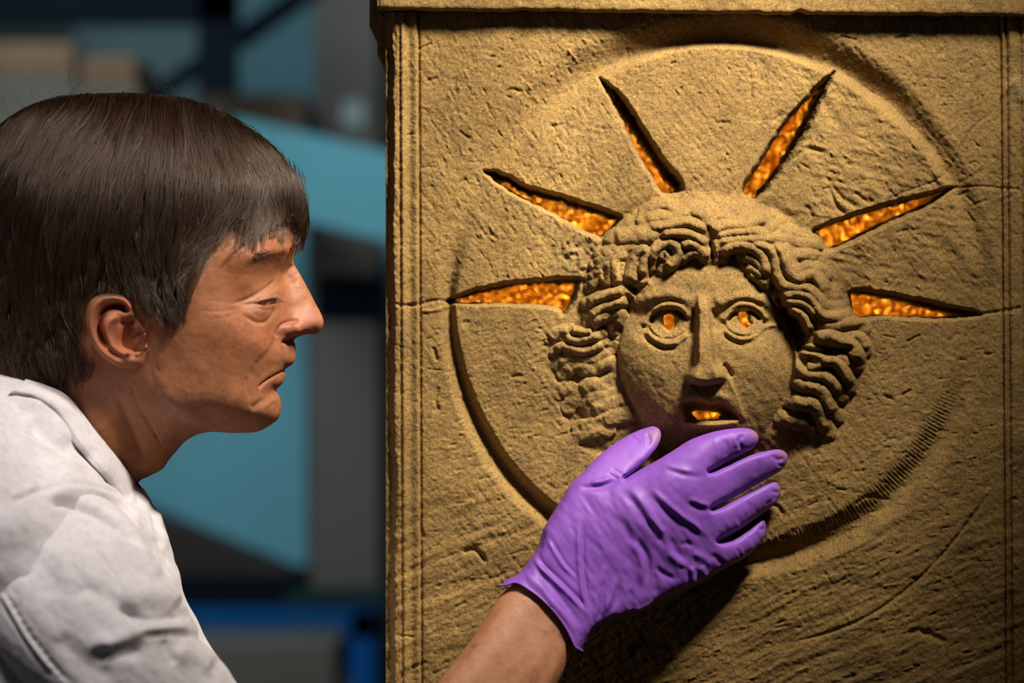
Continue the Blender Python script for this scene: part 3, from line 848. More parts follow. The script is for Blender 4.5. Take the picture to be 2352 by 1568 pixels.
# pallet rack: uprights, beams, decks
ZF = 2.55
rack = empty('storage_rack', at(560, 1500, ZF) * np.array([1, 1, 0]), 'dark navy steel storage rack with a bright blue lower beam, behind the man', 'rack')
def post(px0, px1, z0, z1, y, mat, name='upright'):
    a, c = at(px0, 0, y), at(px1, 0, y)
    return MB().box((a[0], y * BG, z0), (c[0], y * BG + 0.05, z1), bev=0.004).build(name, mat, rack)
post(452, 545, at(0, 212, ZF)[2], 3.2, ZF, M_NAVY)
post(802, 862, 0.0, at(0, 1392, ZF)[2], ZF, M_BLUE2)
post(-260, -190, 0.0, 3.2, ZF, M_BLUE2)
slab('beam', -300, -60, 545, 52, ZF, 0.06, M_NAVY, rack)
slab('beam', -300, 1398, 862, 1472, ZF, 0.06, M_BLUE, rack)
a, c = at(545, 95, ZF + 0.03), at(735, -40, ZF + 0.03)
MB().tube([a, c], 0.03, 8).build('brace', M_NAVY, rack)
a, c = at(350, 225, ZF + 0.03), at(470, 140, ZF + 0.03)
MB().tube([a, c], 0.024, 8).build('brace', M_NAVY, rack)
DECK = at(0, 1330, ZF + 0.02)[2]
slab('deck', -300, 1330, 655, 1398, ZF + 0.02, 1.25, M_NAVY, rack)
slab('deck', 655, 1352, 905, 1398, ZF, 0.05, plain('black_teal_steel', (0.008, 0.024, 0.028), 0.8, 0.1, 5, spec=0.1), rack)
def plank(name, c, depth, mat, parent=None):
    V = np.array(list(c) + [q + np.array([0, depth, 0]) for q in c])
    Q = [[0, 1, 2, 3], [7, 6, 5, 4], [0, 4, 5, 1], [1, 5, 6, 2], [2, 6, 7, 3], [3, 7, 4, 0]]
    return link(name, np_mesh(name, V, np.array(Q)[:, ::-1], mat=mat, smooth=False), parent)
o = plank('slanting_panel', [at(540, 268, 2.5), at(905, 352, 2.2), at(905, 556, 2.2), at(540, 470, 2.5)], 0.05, M_TEAL, rack)  # loose turquoise panel, only grouped with the rack, not fixed to it
o['label'] = 'wide slanting turquoise panel'

thing = tag
M_TEALG = plain('grey_teal_board', (0.042, 0.098, 0.110), 0.6, 0.05, 3)
M_TEALC = plain('teal_plastic', (0.085, 0.265, 0.325), 0.55, 0.06, 3)
M_GB = plain('grey_brown_cardboard', (0.13, 0.095, 0.065), 0.85, 0.1, 9)
thing(slab('grey_case', -300, 172, 172, 420, 2.86, 0.6, M_TAN, z0=DECK + 0.0015), 'tall pale grey case under the larger brown box, behind the back of the hair', 'case')
thing(slab('grey_case', 176, 194, 318, 420, 2.86, 0.6, M_TAN, z0=DECK + 0.0015), 'narrower pale grey case under the smaller brown box, above the crown of the hair', 'case')
zA, zB = at(0, 172, 2.86)[2], at(0, 194, 2.86)[2]
thing(slab('cardboard_box', -40, 98, 168, 172, 2.88, 0.4, M_CARD, z0=zA), 'larger brown cardboard box on top of the tall grey case at the upper left', 'box')
thing(slab('cardboard_box', 184, 128, 312, 194, 2.88, 0.4, M_CARD, z0=zB), 'smaller brown cardboard box on top of the narrower grey case', 'box')
thing(slab('tall_board', 168, 60, 456, 330, 3.32, 0.03, M_TEALG, z0=0.0), 'tall grey-teal board standing behind the brown boxes and the dark upright', 'board')
thing(slab('tall_board', 545, -60, 735, 215, 3.30, 0.03, M_TEAL_D, z0=0.0), 'tall dark teal board standing behind the slanting black brace', 'board')
cr = slab('teal_crate', 300, 520, 706, 1326, 2.75, 0.3, M_TEALC, z0=DECK + 0.0015)
thing(cr, 'tall turquoise crate standing on the rack behind the man\'s face and chin', 'crate')
thing(slab('cardboard_box', 470, 214, 700, 520, 2.78, 0.3, M_GB, z0=at(0, 520, 2.75)[2] + 0.001), 'grey-brown cardboard box on the turquoise crate, above the slanting panel', 'box')
gp = empty('grey_post', at(795, 784, 2.95) * np.array([1, 1, 0]), 'thick grey post rising beside the top left corner of the altar', 'post')
slab('shaft', 722, -120, 868, 330, 2.95, 0.2, M_GREY, gp, z0=0.0)
slab('plate', 786, 232, 836, 292, 2.944, 0.012, M_WHITE, gp)['label'] = 'small pale blue square plate'
gc = empty('grey_cabinet', at(795, 784, 2.62) * np.array([1, 1, 0]), 'tall grey steel cabinet in the gap between the man and the altar', 'cabinet')
slab('body', 712, 545, 872, 1345, 2.62, 0.19, M_GREY, gc, z0=0.0)
slab('opening_panel', 722, 630, 868, 735, 2.612, 0.02, M_NAVY, gc)['label'] = 'black panel standing for the dark upper opening'  # flat black panel drawn in place of the cabinet's dark opening
thing(slab('teal_strip', 878, 545, 930, 1640, 2.75, 0.05, plain('teal_edge_board', (0.06, 0.19, 0.235), 0.6, 0.06, 3), z0=0.0), 'narrow dark teal board standing right beside the edge of the altar', 'board')
c = [at(300, 1160, 2.62), at(420, 1212, 2.62), at(690, 1335, 2.62), at(300, 1345, 2.62)]
for q in c[2:]: q[2] = DECK + 0.0015
thing(plank('dark_bundle', c, 0.18, M_DARK), 'dark brown sloping bundle lying in front of the turquoise crate', 'bundle')
thing(slab('grey_bin', 300, 1480, 770, 1720, 2.2, 0.3, M_GREY, z0=0.0), 'grey bin on the floor under the blue beam, behind the sleeve', 'bin')
# ------------------------------------------------------------------ the man
person = empty('person', (-0.36, -0.10, 0.0), 'man with brown hair in a pale shirt leaning in, gloved hand on the carved face', 'person')

def make_skin():
    t = NT('skin')
    at_ = t.n('ShaderNodeAttribute', attribute_name='tint')
    c = at_.outputs['Color']
    c = t.mix(1.0, c, t.ramp(t.noise(95.0, 5, 0.65), [(0.36, (0.84, 0.77, 0.73)), (0.56, (1, 1, 1))]), 'MULTIPLY')
    c = t.mix(1.0, c, t.ramp(t.noise(310.0, 3, 0.6), [(0.60, (1, 1, 1)), (0.74, (0.80, 0.70, 0.66))]), 'MULTIPLY')
    nb = t.bump(t.noise(900.0, 3, 0.6), 0.22, 0.0006)
    nb = t.bump(t.noise(260.0, 3, 0.6), 0.2, 0.0010, nb)
    t.set(Base_Color=c, Roughness=0.53, Normal=nb, Specular_IOR_Level=0.36)
    t.b.inputs['Subsurface Weight'].default_value = 0.12
    t.b.inputs['Subsurface Radius'].default_value = (1.0, 0.35, 0.2)
    t.b.inputs['Subsurface Scale'].default_value = 0.004
    return t.m
M_SKIN = make_skin()

class Inflated:
    """Closed volume |d - mid| < sqrt(H): H(px, py) is a 2D field that is zero on the outline."""
    def __init__(s, x0, y0, x1, y1, step):
        s.f = Field(x0, y0, x1, y1, step)
        s.mid = np.zeros_like(s.f.X)
    def mesh(s, dstep, dmax, newton=4, mirror=False):
        f = s.f; H = s.f.a
        gx, gy = np.gradient(H, f.st)
        mgx, mgy = np.gradient(s.mid, f.st)
        if mirror: ds = np.arange(-2, int(dmax / dstep) + 2) * dstep
        else: ds = np.arange(-int(dmax / dstep) - 2, int(dmax / dstep) + 3) * dstep
        F = (H[:, :, None] - ds[None, None, :] ** 2).astype(np.float32)
        V, Q = surface_nets(F)
        x = f.x0 + V[:, 0] * f.st; y = f.y0 + V[:, 1] * f.st; e = ds[0] + V[:, 2] * dstep
        for _ in range(newton):
            h = f.sample(x, y); a = f.sample(x, y, gx); b = f.sample(x, y, gy)
            Fv = h - e * e; g2 = a * a + b * b + 4 * e * e + 20.0
            k = np.clip(Fv / g2, -0.5, 0.5)
            m = np.hypot(np.hypot(a, b), 2 * e); lim = 2.0 / np.maximum(np.abs(k) * m, 2.0)
            k = k * lim
            x = x - k * a; y = y - k * b; e = e + k * 2 * e
        a = f.sample(x, y, gx); b = f.sample(x, y, gy)
        n = np.stack([-a, -b, 2 * e], 1); n /= np.linalg.norm(n, axis=1, keepdims=True) + 1e-9
        return x, y, e, n, Q

HEAD = [(-70, 470), (-55, 370), (-5, 290), (80, 237), (180, 217), (330, 214), (430, 226), (520, 262), (600, 315), (655, 380), (685, 438), (697, 492), (693, 542), (683, 573),
        (674, 599), (686, 623), (701, 650), (720, 687), (737, 719), (743, 738), (739, 754), (724, 767), (701, 768), (679, 777), (679, 798), (679, 821), (672, 836), (655, 848),
        (657, 863), (647, 882), (634, 897), (643, 912), (646, 939), (637, 962), (617, 978), (586, 992), (533, 994), (494, 991), (456, 997), (425, 1014), (405, 1036), (388, 1056), (372, 1078), (345, 1092), (315, 1112),
        (300, 1180), (290, 1280), (120, 1330), (-40, 1240), (-110, 1080), (-112, 940), (-90, 840), (-92, 730), (-95, 590)]
HEAD_W = [
    (250, 450, 262), (100, 450, 245), (0, 480, 190), (450, 420, 232), (550, 420, 184), (620, 450, 138), (655, 480, 96), (250, 330, 212), (400, 320, 195), (500, 350, 168), (100, 340, 172), (575, 380, 140), (0, 620, 200), (100, 620, 245),
    (250, 600, 258), (380, 560, 250), (460, 560, 230), (500, 620, 224), (560, 540, 190), (610, 520, 156), (560, 600, 204), (655, 530, 98), (674, 540, 62), (600, 580, 180), (630, 575, 150), (655, 572, 102), (670, 572, 52),
    (662, 610, 26), (645, 625, 50), (610, 640, 122), (580, 640, 165), (540, 650, 196), (632, 655, 82), (632, 682, 96), (615, 686, 128), (592, 692, 152), (560, 700, 175), (655, 680, 57), (676, 650, 24),
    (700, 690, 26), (680, 690, 40), (665, 705, 54), (712, 715, 32), (690, 728, 50), (670, 738, 62), (650, 742, 80), (704, 752, 46), (684, 758, 62), (660, 764, 66), (640, 772, 84), (733, 738, 22), (722, 754, 24),
    (630, 725, 108), (600, 738, 150), (560, 740, 190), (520, 740, 218), (450, 740, 240), (380, 740, 250), (620, 795, 122), (585, 800, 160), (520, 800, 206), (450, 810, 228), (380, 830, 234),
    (668, 812, 34), (655, 822, 58), (635, 832, 88), (612, 852, 110), (592, 893, 120), (646, 864, 34), (632, 880, 60), (612, 888, 92), (622, 905, 72),
    (632, 937, 44), (615, 947, 74), (590, 950, 104), (560, 942, 138), (528, 928, 168), (600, 976, 56), (550, 975, 90), (552, 880, 162), (500, 880, 198), (440, 880, 218), (500, 945, 164), (440, 945, 188), (380, 920, 214), (330, 900, 214),
    (495, 972, 106), (440, 978, 120), (405, 1000, 102), (350, 1000, 138), (300, 960, 178), (280, 1040, 146), (330, 1060, 96), (220, 1000, 186), (150, 950, 204), (100, 1050, 228), (200, 1100, 218), (255, 1170, 160), (0, 1000, 200),
    (270, 760, 242), (200, 760, 244), (150, 820, 232), (80, 800, 212), (0, 760, 180), (60, 1180, 215), (380, 660, 252), (450, 660, 244)]
D0 = 100.0          # the head's mid-plane, px in front of the stone

def head_volume():
    vol = Inflated(-140, 190, 780, 1350, 3.0)
    c = spline(HEAD, 4, True)
    cx = np.concatenate([c[:, 0], [p[0] for p in HEAD_W]]); cy = np.concatenate([c[:, 1], [p[1] for p in HEAD_W]])
    val = np.concatenate([np.zeros(len(c)), [p[2] ** 2 / 1000.0 for p in HEAD_W]])
    co = Field(-140, 190, 780, 1350, 6.0)
    H = rbf(cx, cy, val, vol.f.X, vol.f.Y) * 1000.0
    sd = sdf(vol.f.X, vol.f.Y, c)
    # keep the sign of the outline and a sane slope at the rim
    H = np.where(sd > 0, np.maximum(H, 12.0 * sd), np.minimum(H, 30.0 * sd))
    H = np.where(sd > 0, np.minimum(H, 900 * sd), H)
    vol.f.a = H
    return vol

def face_detail():
    D = Field(-140, 190, 780, 1350, 1.5); X, Y = D.X, D.Y
    s = D.stroke
    # brow
    s([(560, 596), (600, 583), (640, 574), (676, 572)], 12, 5)
    # upper lid: hood above, fold line, lid roll, lash line, slit
    D.a += 5 * np.exp(-((X - 570) / 42) ** 2 - ((Y - 655) / 22) ** 2)
    s([(530, 697), (560, 690), (594, 672), (618, 656), (634, 640)], 4.5, -5)
    s([(575, 690), (600, 678), (622, 666), (640, 654)], 2.5, -2.5)
    D.a += 7 * np.exp(-(((X - 612) * 0.85 + (Y - 680) * -0.5) / 34) ** 2 - (((X - 612) * 0.5 + (Y - 680) * 0.85) / 11) ** 2)
    s([(548, 700), (570, 699), (588, 697)], 3, -3)
    al = [(586, 696), (602, 693), (620, 689), (636, 687), (636, 692), (622, 699), (606, 702), (594, 700)]
    w = D.win(al, 12); sd = sdf(X[w], Y[w], spline(al, 4, True))
    D.a[w] += -11 * sstep(-2, 5, sd)
    s([(580, 694), (600, 689), (618, 685), (640, 681)], 3, 4, taper=0.1)
    # lower lid and bag
    s([(590, 702), (606, 706), (624, 702), (634, 694)], 3.5, 4)
    D.a += 7 * np.exp(-((X - 596) / 26) ** 2 - ((Y - 716) / 13) ** 2)
    s([(556, 718), (570, 730), (592, 741), (612, 738), (624, 722), (630, 704)], 4.5, -5)
    for p, r, a in (([(575, 716), (592, 724), (612, 718)], 2.2, -2.4), ([(582, 724), (598, 731), (614, 725)], 2.0, -2.2), ([(600, 712), (614, 710), (624, 702)], 2, -2),
                    ([(452, 712), (490, 715), (530, 712), (556, 706)], 2.6, -2.6), ([(470, 690), (510, 692), (545, 699)], 2.4, -2.0), ([(480, 735), (520, 728), (552, 716)], 2.4, -2.2),
                    ([(540, 756), (552, 744), (560, 732)], 2.2, -1.6), ([(556, 766), (566, 752), (572, 742)], 2.2, -1.6), ([(572, 772), (580, 758), (584, 748)], 2.0, -1.3),
                    ([(596, 545), (620, 530), (648, 522)], 2.4, -1.6), ([(600, 560), (630, 545), (660, 538)], 2.4, -1.4), ([(570, 575), (600, 552), (632, 540)], 2.2, -1.2)):
        s(p, r * 1.15, a * 0.36)
    # nose wing, groove behind it, nostril
    D.a += 8 * np.exp(-((X - 672) / 20) ** 2 - ((Y - 760) / 15) ** 2)
    s([(690, 736), (668, 738), (648, 746), (637, 762), (638, 778)], 4.5, -7)
    s([(646, 783), (664, 785), (684, 779)], 5, -10, taper=0.2)
    D.a += 4 * np.exp(-((X - 728) / 14) ** 2 - ((Y - 742) / 14) ** 2)
    # fold from the nose to the mouth and beyond, cheek swell
    D.step_line([(636, 766), (622, 798), (598, 826), (578, 846), (566, 872)], 7, -3.2, side=1, fall=45)
    s([(634, 770), (622, 796), (600, 822), (580, 842)], 6, -1.8)
    s([(566, 862), (567, 890), (578, 918)], 5, -1.4)
    s([(590, 890), (580, 912), (576, 938)], 5, -1.2)
    D.a += 6 * np.exp(-((X - 590) / 30) ** 2 - ((Y - 790) / 30) ** 2)
    # lips
    s([(657, 850), (640, 858), (622, 868), (606, 879), (594, 892)], 2.8, -7.5, taper=0.06)
    s([(658, 842), (636, 848), (612, 862), (594, 880)], 8, 2.5, taper=0.2)
    s([(652, 866), (634, 874), (616, 882), (602, 890)], 8, 1.6, taper=0.2)
    s([(638, 893), (618, 900), (598, 908)], 7, -3)
    # chin crease, chin, jaw
    s([(636, 899), (616, 912), (596, 926), (574, 940)], 7, -5.5)
    D.a += 7 * np.exp(-((X - 618) / 30) ** 2 - ((Y - 944) / 24) ** 2)
    s([(640, 915), (622, 922), (604, 935)], 3, 2)
    s([(336, 800), (345, 840), (352, 870), (372, 905)], 8, -2)
    s([(350, 790), (356, 830), (366, 860)], 4, -2)
    s([(362, 850), (380, 900), (420, 945), (470, 968), (540, 980)], 16, 4)
    # neck: muscle, creases
    s([(175, 900), (220, 960), (275, 1020), (318, 1078)], 24, 5)
    s([(268, 905), (290, 950), (312, 1000), (330, 1060)], 10, -3.5)
    rk = np.random.default_rng(3)
    for k in range(14):
        x0 = rk.uniform(160, 300); y0 = 925 + (x0 - 165) * 0.95 + rk.uniform(-25, 25); L_ = rk.uniform(16, 44)
        s([(x0, y0 + L_ * 0.5), (x0 + L_ * 0.5, y0 + L_ * 0.2), (x0 + L_, y0)], 2.4, -rk.uniform(0.3, 1.1))
    for k in range(5):
        s([(300 + 12 * k, 880 + 20 * k), (312 + 12 * k, 920 + 20 * k), (330 + 12 * k, 960 + 18 * k)], 3.0, -1.4)
    D.a += 0.8 * vnoise(X, Y, 26, seed=201) + 0.35 * vnoise(X, Y, 9, seed=202)
    return D

def ear_patch(head_w):
    """Right ear as a carved shell standing off the head."""
    out = [(338, 800), (334, 818), (328, 838), (308, 846), (284, 846), (258, 836), (236, 820), (218, 800), (205, 774), (198, 745), (197, 718), (204, 696), (222, 680), (248, 673), (274, 676), (292, 688), (304, 706), (314, 730), (326, 748), (334, 764)]
    c = spline(out, 5, True)
    f = Field(190, 664, 348, 856, 2.0); X, Y = f.X, f.Y
    sd = sdf(X, Y, c)
    lift = 4 + 56 * sstep(342, 205, X) - 6 * sstep(800, 850, Y)
    s = f.stroke
    s([(300, 716), (290, 694), (262, 684), (232, 690), (212, 714), (208, 745), (216, 778), (234, 806), (256, 824), (284, 836)], 8, 11, taper=0.05)
    s([(300, 718), (276, 704), (246, 708), (228, 730), (226, 752), (236, 780), (252, 802)], 8, -22, taper=0.15)
    s([(276, 724), (252, 740), (244, 764), (254, 790), (276, 808), (300, 812)], 9, 10, taper=0.1)
    s([(302, 738), (282, 742)], 10, -16, taper=0)
    s([(292, 764), (288, 784), (302, 792), (318, 788)], 14, -42, taper=0)
    s([(322, 770), (324, 785), (314, 800)], 8, -22, taper=0)
    s([(334, 764), (331, 784), (336, 802)], 7, 16, taper=0.1)
    s([(290, 812), (306, 806), (320, 814)], 7, 9, taper=0.1)
    f.a += 9 * np.exp(-((X - 306) / 20) ** 2 - ((Y - 830) / 12) ** 2)
    h = lift + f.a - 16 * sstep(7, 0, sd) ** 2 * sstep(328, 300, X)
    phi = -sd
    nx, ny = f.nx, f.ny
    px, py = X.ravel().copy(), Y.ravel().copy()
    gx, gy = np.gradient(phi, f.st); keep = phi <= 0
    nb = np.zeros_like(keep)
    for a in (-1, 0, 1):
        for b in (-1, 0, 1): nb |= np.roll(np.roll(~keep, a, 0), b, 1)
    mv = (nb & keep).ravel(); g2 = (gx ** 2 + gy ** 2 + 1e-6)
    px[mv] -= (phi * gx / g2).ravel()[mv]; py[mv] -= (phi * gy / g2).ravel()[mv]
    d = head_w(px, py) + h.ravel()
    I = np.arange(nx * ny).reshape(nx, ny)
    Q = np.stack([I[:-1, :-1], I[:-1, 1:], I[1:, 1:], I[1:, :-1]], -1).reshape(-1, 4)
    Q = Q[keep.ravel()[Q].all(1)]
    e = np.concatenate([Q[:, [0, 1]], Q[:, [1, 2]], Q[:, [2, 3]], Q[:, [3, 0]]])
    key = np.minimum(e[:, 0], e[:, 1]).astype(np.int64) * (nx * ny) + np.maximum(e[:, 0], e[:, 1])
    u, inv, cnt = np.unique(key, return_inverse=True, return_counts=True)
    be = e[cnt[inv] == 1]; vs = np.unique(be); rank = np.full(nx * ny, -1); rank[vs] = np.arange(len(vs))
    mx, my = 268.0, 765.0
    QQ = [Q]; X2 = [px]; Y2 = [py]; D2 = [d]; last = vs; n0 = nx * ny
    for k, (sh, dd) in enumerate(((0.97, 10), (0.84, 26), (0.66, 70))):
        X2.append(mx + (px[vs] - mx) * sh); Y2.append(my + (py[vs] - my) * sh); D2.append(d[vs] - dd)
        ids = n0 + np.arange(len(vs)); n0 += len(vs)
        QQ.append(np.stack([last[rank[be[:, 1]]], last[rank[be[:, 0]]], ids[rank[be[:, 0]]], ids[rank[be[:, 1]]]], 1)); last = ids
    return np.concatenate(X2), np.concatenate(Y2), np.concatenate(D2), np.vstack(QQ)

def skin_tint(x, y):
    base = np.array([0.34, 0.132, 0.060])
    t = np.ones((len(x), 3)) * base
    def blend(m, col): t[:] = t * (1 - m[:, None]) + 0.72 * np.array(col) * m[:, None]
    g = lambda cx_, cy_, a, b: np.exp(-((x - cx_) / a) ** 2 - ((y - cy_) / b) ** 2)
    blend(0.75 * g(712, 742, 44, 26), (0.58, 0.215, 0.15)); blend(0.6 * g(665, 765, 28, 18), (0.52, 0.16, 0.105))
    blend(0.35 * g(590, 770, 60, 40), (0.56, 0.20, 0.11))
    blend(0.55 * g(268, 765, 75, 90), (0.56, 0.17, 0.10))
    blend(0.35 * g(470, 910, 110, 60), (0.40, 0.19, 0.11)); blend(0.3 * g(600, 955, 50, 35), (0.42, 0.19, 0.11))
    blend(0.3 * g(655, 815, 25, 30), (0.44, 0.20, 0.12))
    blend(0.4 * g(605, 670, 30, 20), (0.56, 0.24, 0.17)); blend(0.35 * g(600, 720, 26, 16), (0.50, 0.22, 0.15))
    d, _ = poly_dist(x, y, spline([(652, 858), (634, 870), (612, 883)], 4)); blend(0.55 * np.exp(-(d / 7) ** 2), (0.46, 0.155, 0.10))
    blend(0.25 * g(220, 1020, 90, 90), (0.46, 0.17, 0.09))
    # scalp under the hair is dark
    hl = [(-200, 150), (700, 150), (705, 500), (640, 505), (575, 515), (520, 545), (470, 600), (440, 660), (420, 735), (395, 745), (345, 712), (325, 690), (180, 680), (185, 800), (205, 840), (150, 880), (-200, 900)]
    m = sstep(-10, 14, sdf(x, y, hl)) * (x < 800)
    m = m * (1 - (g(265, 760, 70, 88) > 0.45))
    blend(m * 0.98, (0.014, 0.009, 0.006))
    return t

head = head_volume()
def head_w(x, y): return D0 + np.sqrt(np.maximum(head.f.sample(x, y), 0))
DET = face_detail()
x, y, e, n, Q = head.mesh(4.0, 275, mirror=False)
amp = 0.8 * DET.sample(x, y) * (0.35 + 0.65 * sstep(0.0, 0.5, np.abs(n[:, 2])))
hx, hy, hd = x + n[:, 0] * amp, y + n[:, 1] * amp, D0 + e + n[:, 2] * amp
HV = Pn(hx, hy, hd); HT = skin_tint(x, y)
ex, ey, ed, EQ = ear_patch(head_w)
EV = Pn(ex, ey, ed); ET = skin_tint(ex, ey)
E2 = Pn(ex, ey, 2 * D0 - ed)
body_parts = [(HV, Q, HT), (EV, EQ, ET), (E2, EQ[:, ::-1], ET)]
# ------------------------------------------------------------------ eye and hair
def make_hair(name, col, rough=0.36):
    m = bpy.data.materials.new(name); m.use_nodes = True
    nt = m.node_tree; nt.nodes.clear()
    out = nt.nodes.new('ShaderNodeOutputMaterial'); h = nt.nodes.new('ShaderNodeBsdfHairPrincipled')
    h.parametrization = 'COLOR'
    at_ = nt.nodes.new('ShaderNodeHairInfo'); r = nt.nodes.new('ShaderNodeValToRGB')
    e = r.color_ramp.elements
    e[0].position = 0.0; e[0].color = (*[c * 0.6 for c in col], 1)
    e[1].position = 0.93; e[1].color = (*[min(1, c * 1.35) for c in col], 1)
    x = e.new(0.97); x.color = (*[min(1, c * 1.6 + 0.05) for c in col], 1)
    nt.links.new(at_.outputs['Random'], r.inputs['Fac'])
    nt.links.new(r.outputs['Color'], h.inputs['Color'])
    h.inputs['Roughness'].default_value = rough
    h.inputs['Radial Roughness'].default_value = 0.35
    nt.links.new(h.outputs[0], out.inputs['Surface'])
    return m
M_HAIR = make_hair('dark_brown_hair', (0.020, 0.0082, 0.0027))
M_HAIR_GREY = make_hair('greying_hair', (0.10, 0.07, 0.05))
M_BROW = make_hair('brow_hair', (0.02, 0.009, 0.004))

def curves_obj(name, pts, rad0, rad1, mat, parent):
    """pts (n, k, 3) world positions -> one hair curves object."""
    n, k, _ = pts.shape
    cu = bpy.data.hair_curves.new(name)
    cu.add_curves([k] * n)
    cu.attributes['position'].data.foreach_set('vector', np.ascontiguousarray(pts, np.float32).ravel())
    ra = cu.attributes.get('radius') or cu.attributes.new('radius', 'FLOAT', 'POINT')
    t = np.linspace(0, 1, k)
    ra.data.foreach_set('value', np.tile((rad0 + (rad1 - rad0) * t ** 2).astype(np.float32), n))
    cu.materials.append(mat)
    return link(name, cu, parent)

HAIR_SIL = [(-110, 620), (-112, 500), (-95, 400), (-60, 335), (0, 296), (30, 268), (60, 247), (100, 228), (140, 215), (200, 206), (270, 203), (330, 203), (380, 206), (430, 214), (480, 228), (530, 250), (580, 280), (625, 318), (665, 362), (695, 405), (713, 445), (719, 480), (716, 515), (708, 550), (700, 580)]
c = spline(HAIR_SIL, 4)
ip = [(p[0], p[1], p[2] + (24 if p[1] < 640 else 16)) for p in HEAD_W if p[1] < 920 and p[0] < 640]
ip = [q for q in ip if not (q[0] > 605 and 430 < q[1] < 560)] + [(655, 480, 108), (650, 540, 106), (620, 450, 152), (620, 520, 164), (685, 470, 76), (690, 520, 62), (680, 560, 64)]
hh_f = Field(-140, 190, 780, 920, 6.0)
hh_f.a = rbf(np.concatenate([c[:, 0], [p[0] for p in ip]]), np.concatenate([c[:, 1], [p[1] for p in ip]]),
             np.concatenate([np.zeros(len(c)), [p[2] ** 2 / 1000 for p in ip]]), hh_f.X, hh_f.Y) * 1000
def hair_H(x, y, lam):
    a = head.f.sample(x, y); b = hh_f.sample(x, y)
    b = np.maximum(b, a + 300)
    return a + lam * (b - a)
LIM = [(-200, 100), (780, 100), (780, 455), (724, 500), (704, 530), (692, 524), (674, 490), (655, 500), (638, 494), (620, 510), (596, 524), (572, 512), (556, 502), (541, 492), (518, 535), (486, 592), (462, 640), (440, 690), (418, 750), (400, 760), (378, 748), (345, 726), (322, 694), (300, 686), (256, 664), (205, 684), (194, 730), (200, 790), (226, 832), (215, 852), (170, 880), (135, 900), (90, 905), (-200, 900)]
lim_f = Field(-210, 90, 790, 930, 5.0); lim_f.a = sdf(lim_f.X, lim_f.Y, LIM)
FLOW = np.array([(60, 300, -.55, .83), (0, 420, -.45, .9), (-60, 600, -.1, 1), (130, 330, -.55, .83), (200, 330, -.5, .86), (200, 450, -.35, .93), (300, 330, -.3, .95), (300, 450, -.2, .97), (400, 330, -.02, 1), (400, 450, -.12, .98), (500, 320, .42, .9), (500, 430, .0, 1), (600, 350, .62, .78), (600, 440, .12, 1), (670, 420, .42, .9),
                 (705, 480, .1, 1), (690, 550, -.22, .97), (640, 520, -.1, 1), (580, 520, -.28, .96), (530, 480, -.42, .9), (500, 560, -.62, .8), (450, 620, -.5, .85), (410, 700, -.05, 1), (360, 660, .25, .97), (300, 620, .2, .97), (220, 640, -.1, 1), (150, 720, .05, 1), (120, 830, .15, 1), (60, 760, 0, 1), (150, 560, -.2, .98), (430, 540, -.3, .95)])
def flow(x, y):
    w = 1.0 / ((x[..., None] - FLOW[:, 0]) ** 2 + (y[..., None] - FLOW[:, 1]) ** 2 + 600) ** 1.6
    w /= w.sum(-1, keepdims=True)
    v = w @ FLOW[:, 2:]
    return v / (np.linalg.norm(v, axis=-1, keepdims=True) + 1e-9)

def grow(x, y, lam_end, length, k, wob, seed, stop=True, jag=None):
    """Strands combed over the head: returns side-view x, y and H along each strand."""
    n = len(x); r = np.random.default_rng(seed)
    X = np.zeros((n, k)); Y = np.zeros((n, k)); L = np.zeros((n, k))
    alive = np.ones(n); ph = r.uniform(0, 6.28, n); fr = r.uniform(0.5, 1.6, n)
    jag = np.zeros(n) if jag is None else jag
    for i in range(k):
        t = i / (k - 1)
        X[:, i] = x; Y[:, i] = y; L[:, i] = lam_end * (1 - np.exp(-5 * t)) + 0.03
        v = flow(x, y)
        a = wob * np.sin(ph + fr * t * 5)
        vx = v[:, 0] * np.cos(a) - v[:, 1] * np.sin(a); vy = v[:, 0] * np.sin(a) + v[:, 1] * np.cos(a)
        st = length / (k - 1)
        lam = L[:, i]
        w0 = np.sqrt(np.maximum(hair_H(x, y, lam), 0)); w1 = np.sqrt(np.maximum(hair_H(x + vx * 2, y + vy * 2, lam), 0))
        slope = np.clip(np.abs(w1 - w0) / 2, 0, 8)
        s = st / np.sqrt(1 + slope ** 2) * alive
        nx_, ny_ = x + vx * s, y + vy * s
        if stop:
            out = lim_f.sample(nx_, ny_) < jag
            alive = np.where(out, alive * 0.25, alive)
        x, y = nx_, ny_
    return X, Y, L

def strands_world(X, Y, L, side=1.0):
    H = hair_H(X, Y, L)
    # where a strand has left the side-view outline pull it back on to it
    for _ in range(3):
        bad = H < 0
        gx = (hair_H(X + 2, Y, L) - hair_H(X - 2, Y, L)) / 4; gy = (hair_H(X, Y + 2, L) - hair_H(X, Y - 2, L)) / 4
        g2 = gx ** 2 + gy ** 2 + 1.0
        k = np.where(bad, -H / g2, 0)
        X = X + np.clip(k * gx, -8, 8); Y = Y + np.clip(k * gy, -8, 8)
        H = hair_H(X, Y, L)
    return Pn(X, Y, D0 + side * np.sqrt(np.maximum(H, 0)))

r = np.random.default_rng(21)
def roots(n, seed, region=None):
    r = np.random.default_rng(seed); xs, ys = [], []
    while len(xs) < n:
        x = r.uniform(-110, 715, 6 * n); y = r.uniform(198, 900, 6 * n)
        ok = (hair_H(x, y, np.full(x.shape, 0.4)) > 0) & (lim_f.sample(x, y) > 6)
        # more roots where the head curves away (crest and front)
        Hs = hair_H(x, y, np.full(x.shape, 0.4))
        dens = np.where(Hs < 14000, 1.0, np.where(y < 300 + np.maximum(0, x - 430) * 0.8, 0.6, 0.42))
        ok &= r.uniform(0, 1, len(x)) < dens
        xs += list(x[ok]); ys += list(y[ok])
    return np.array(xs[:n]), np.array(ys[:n])

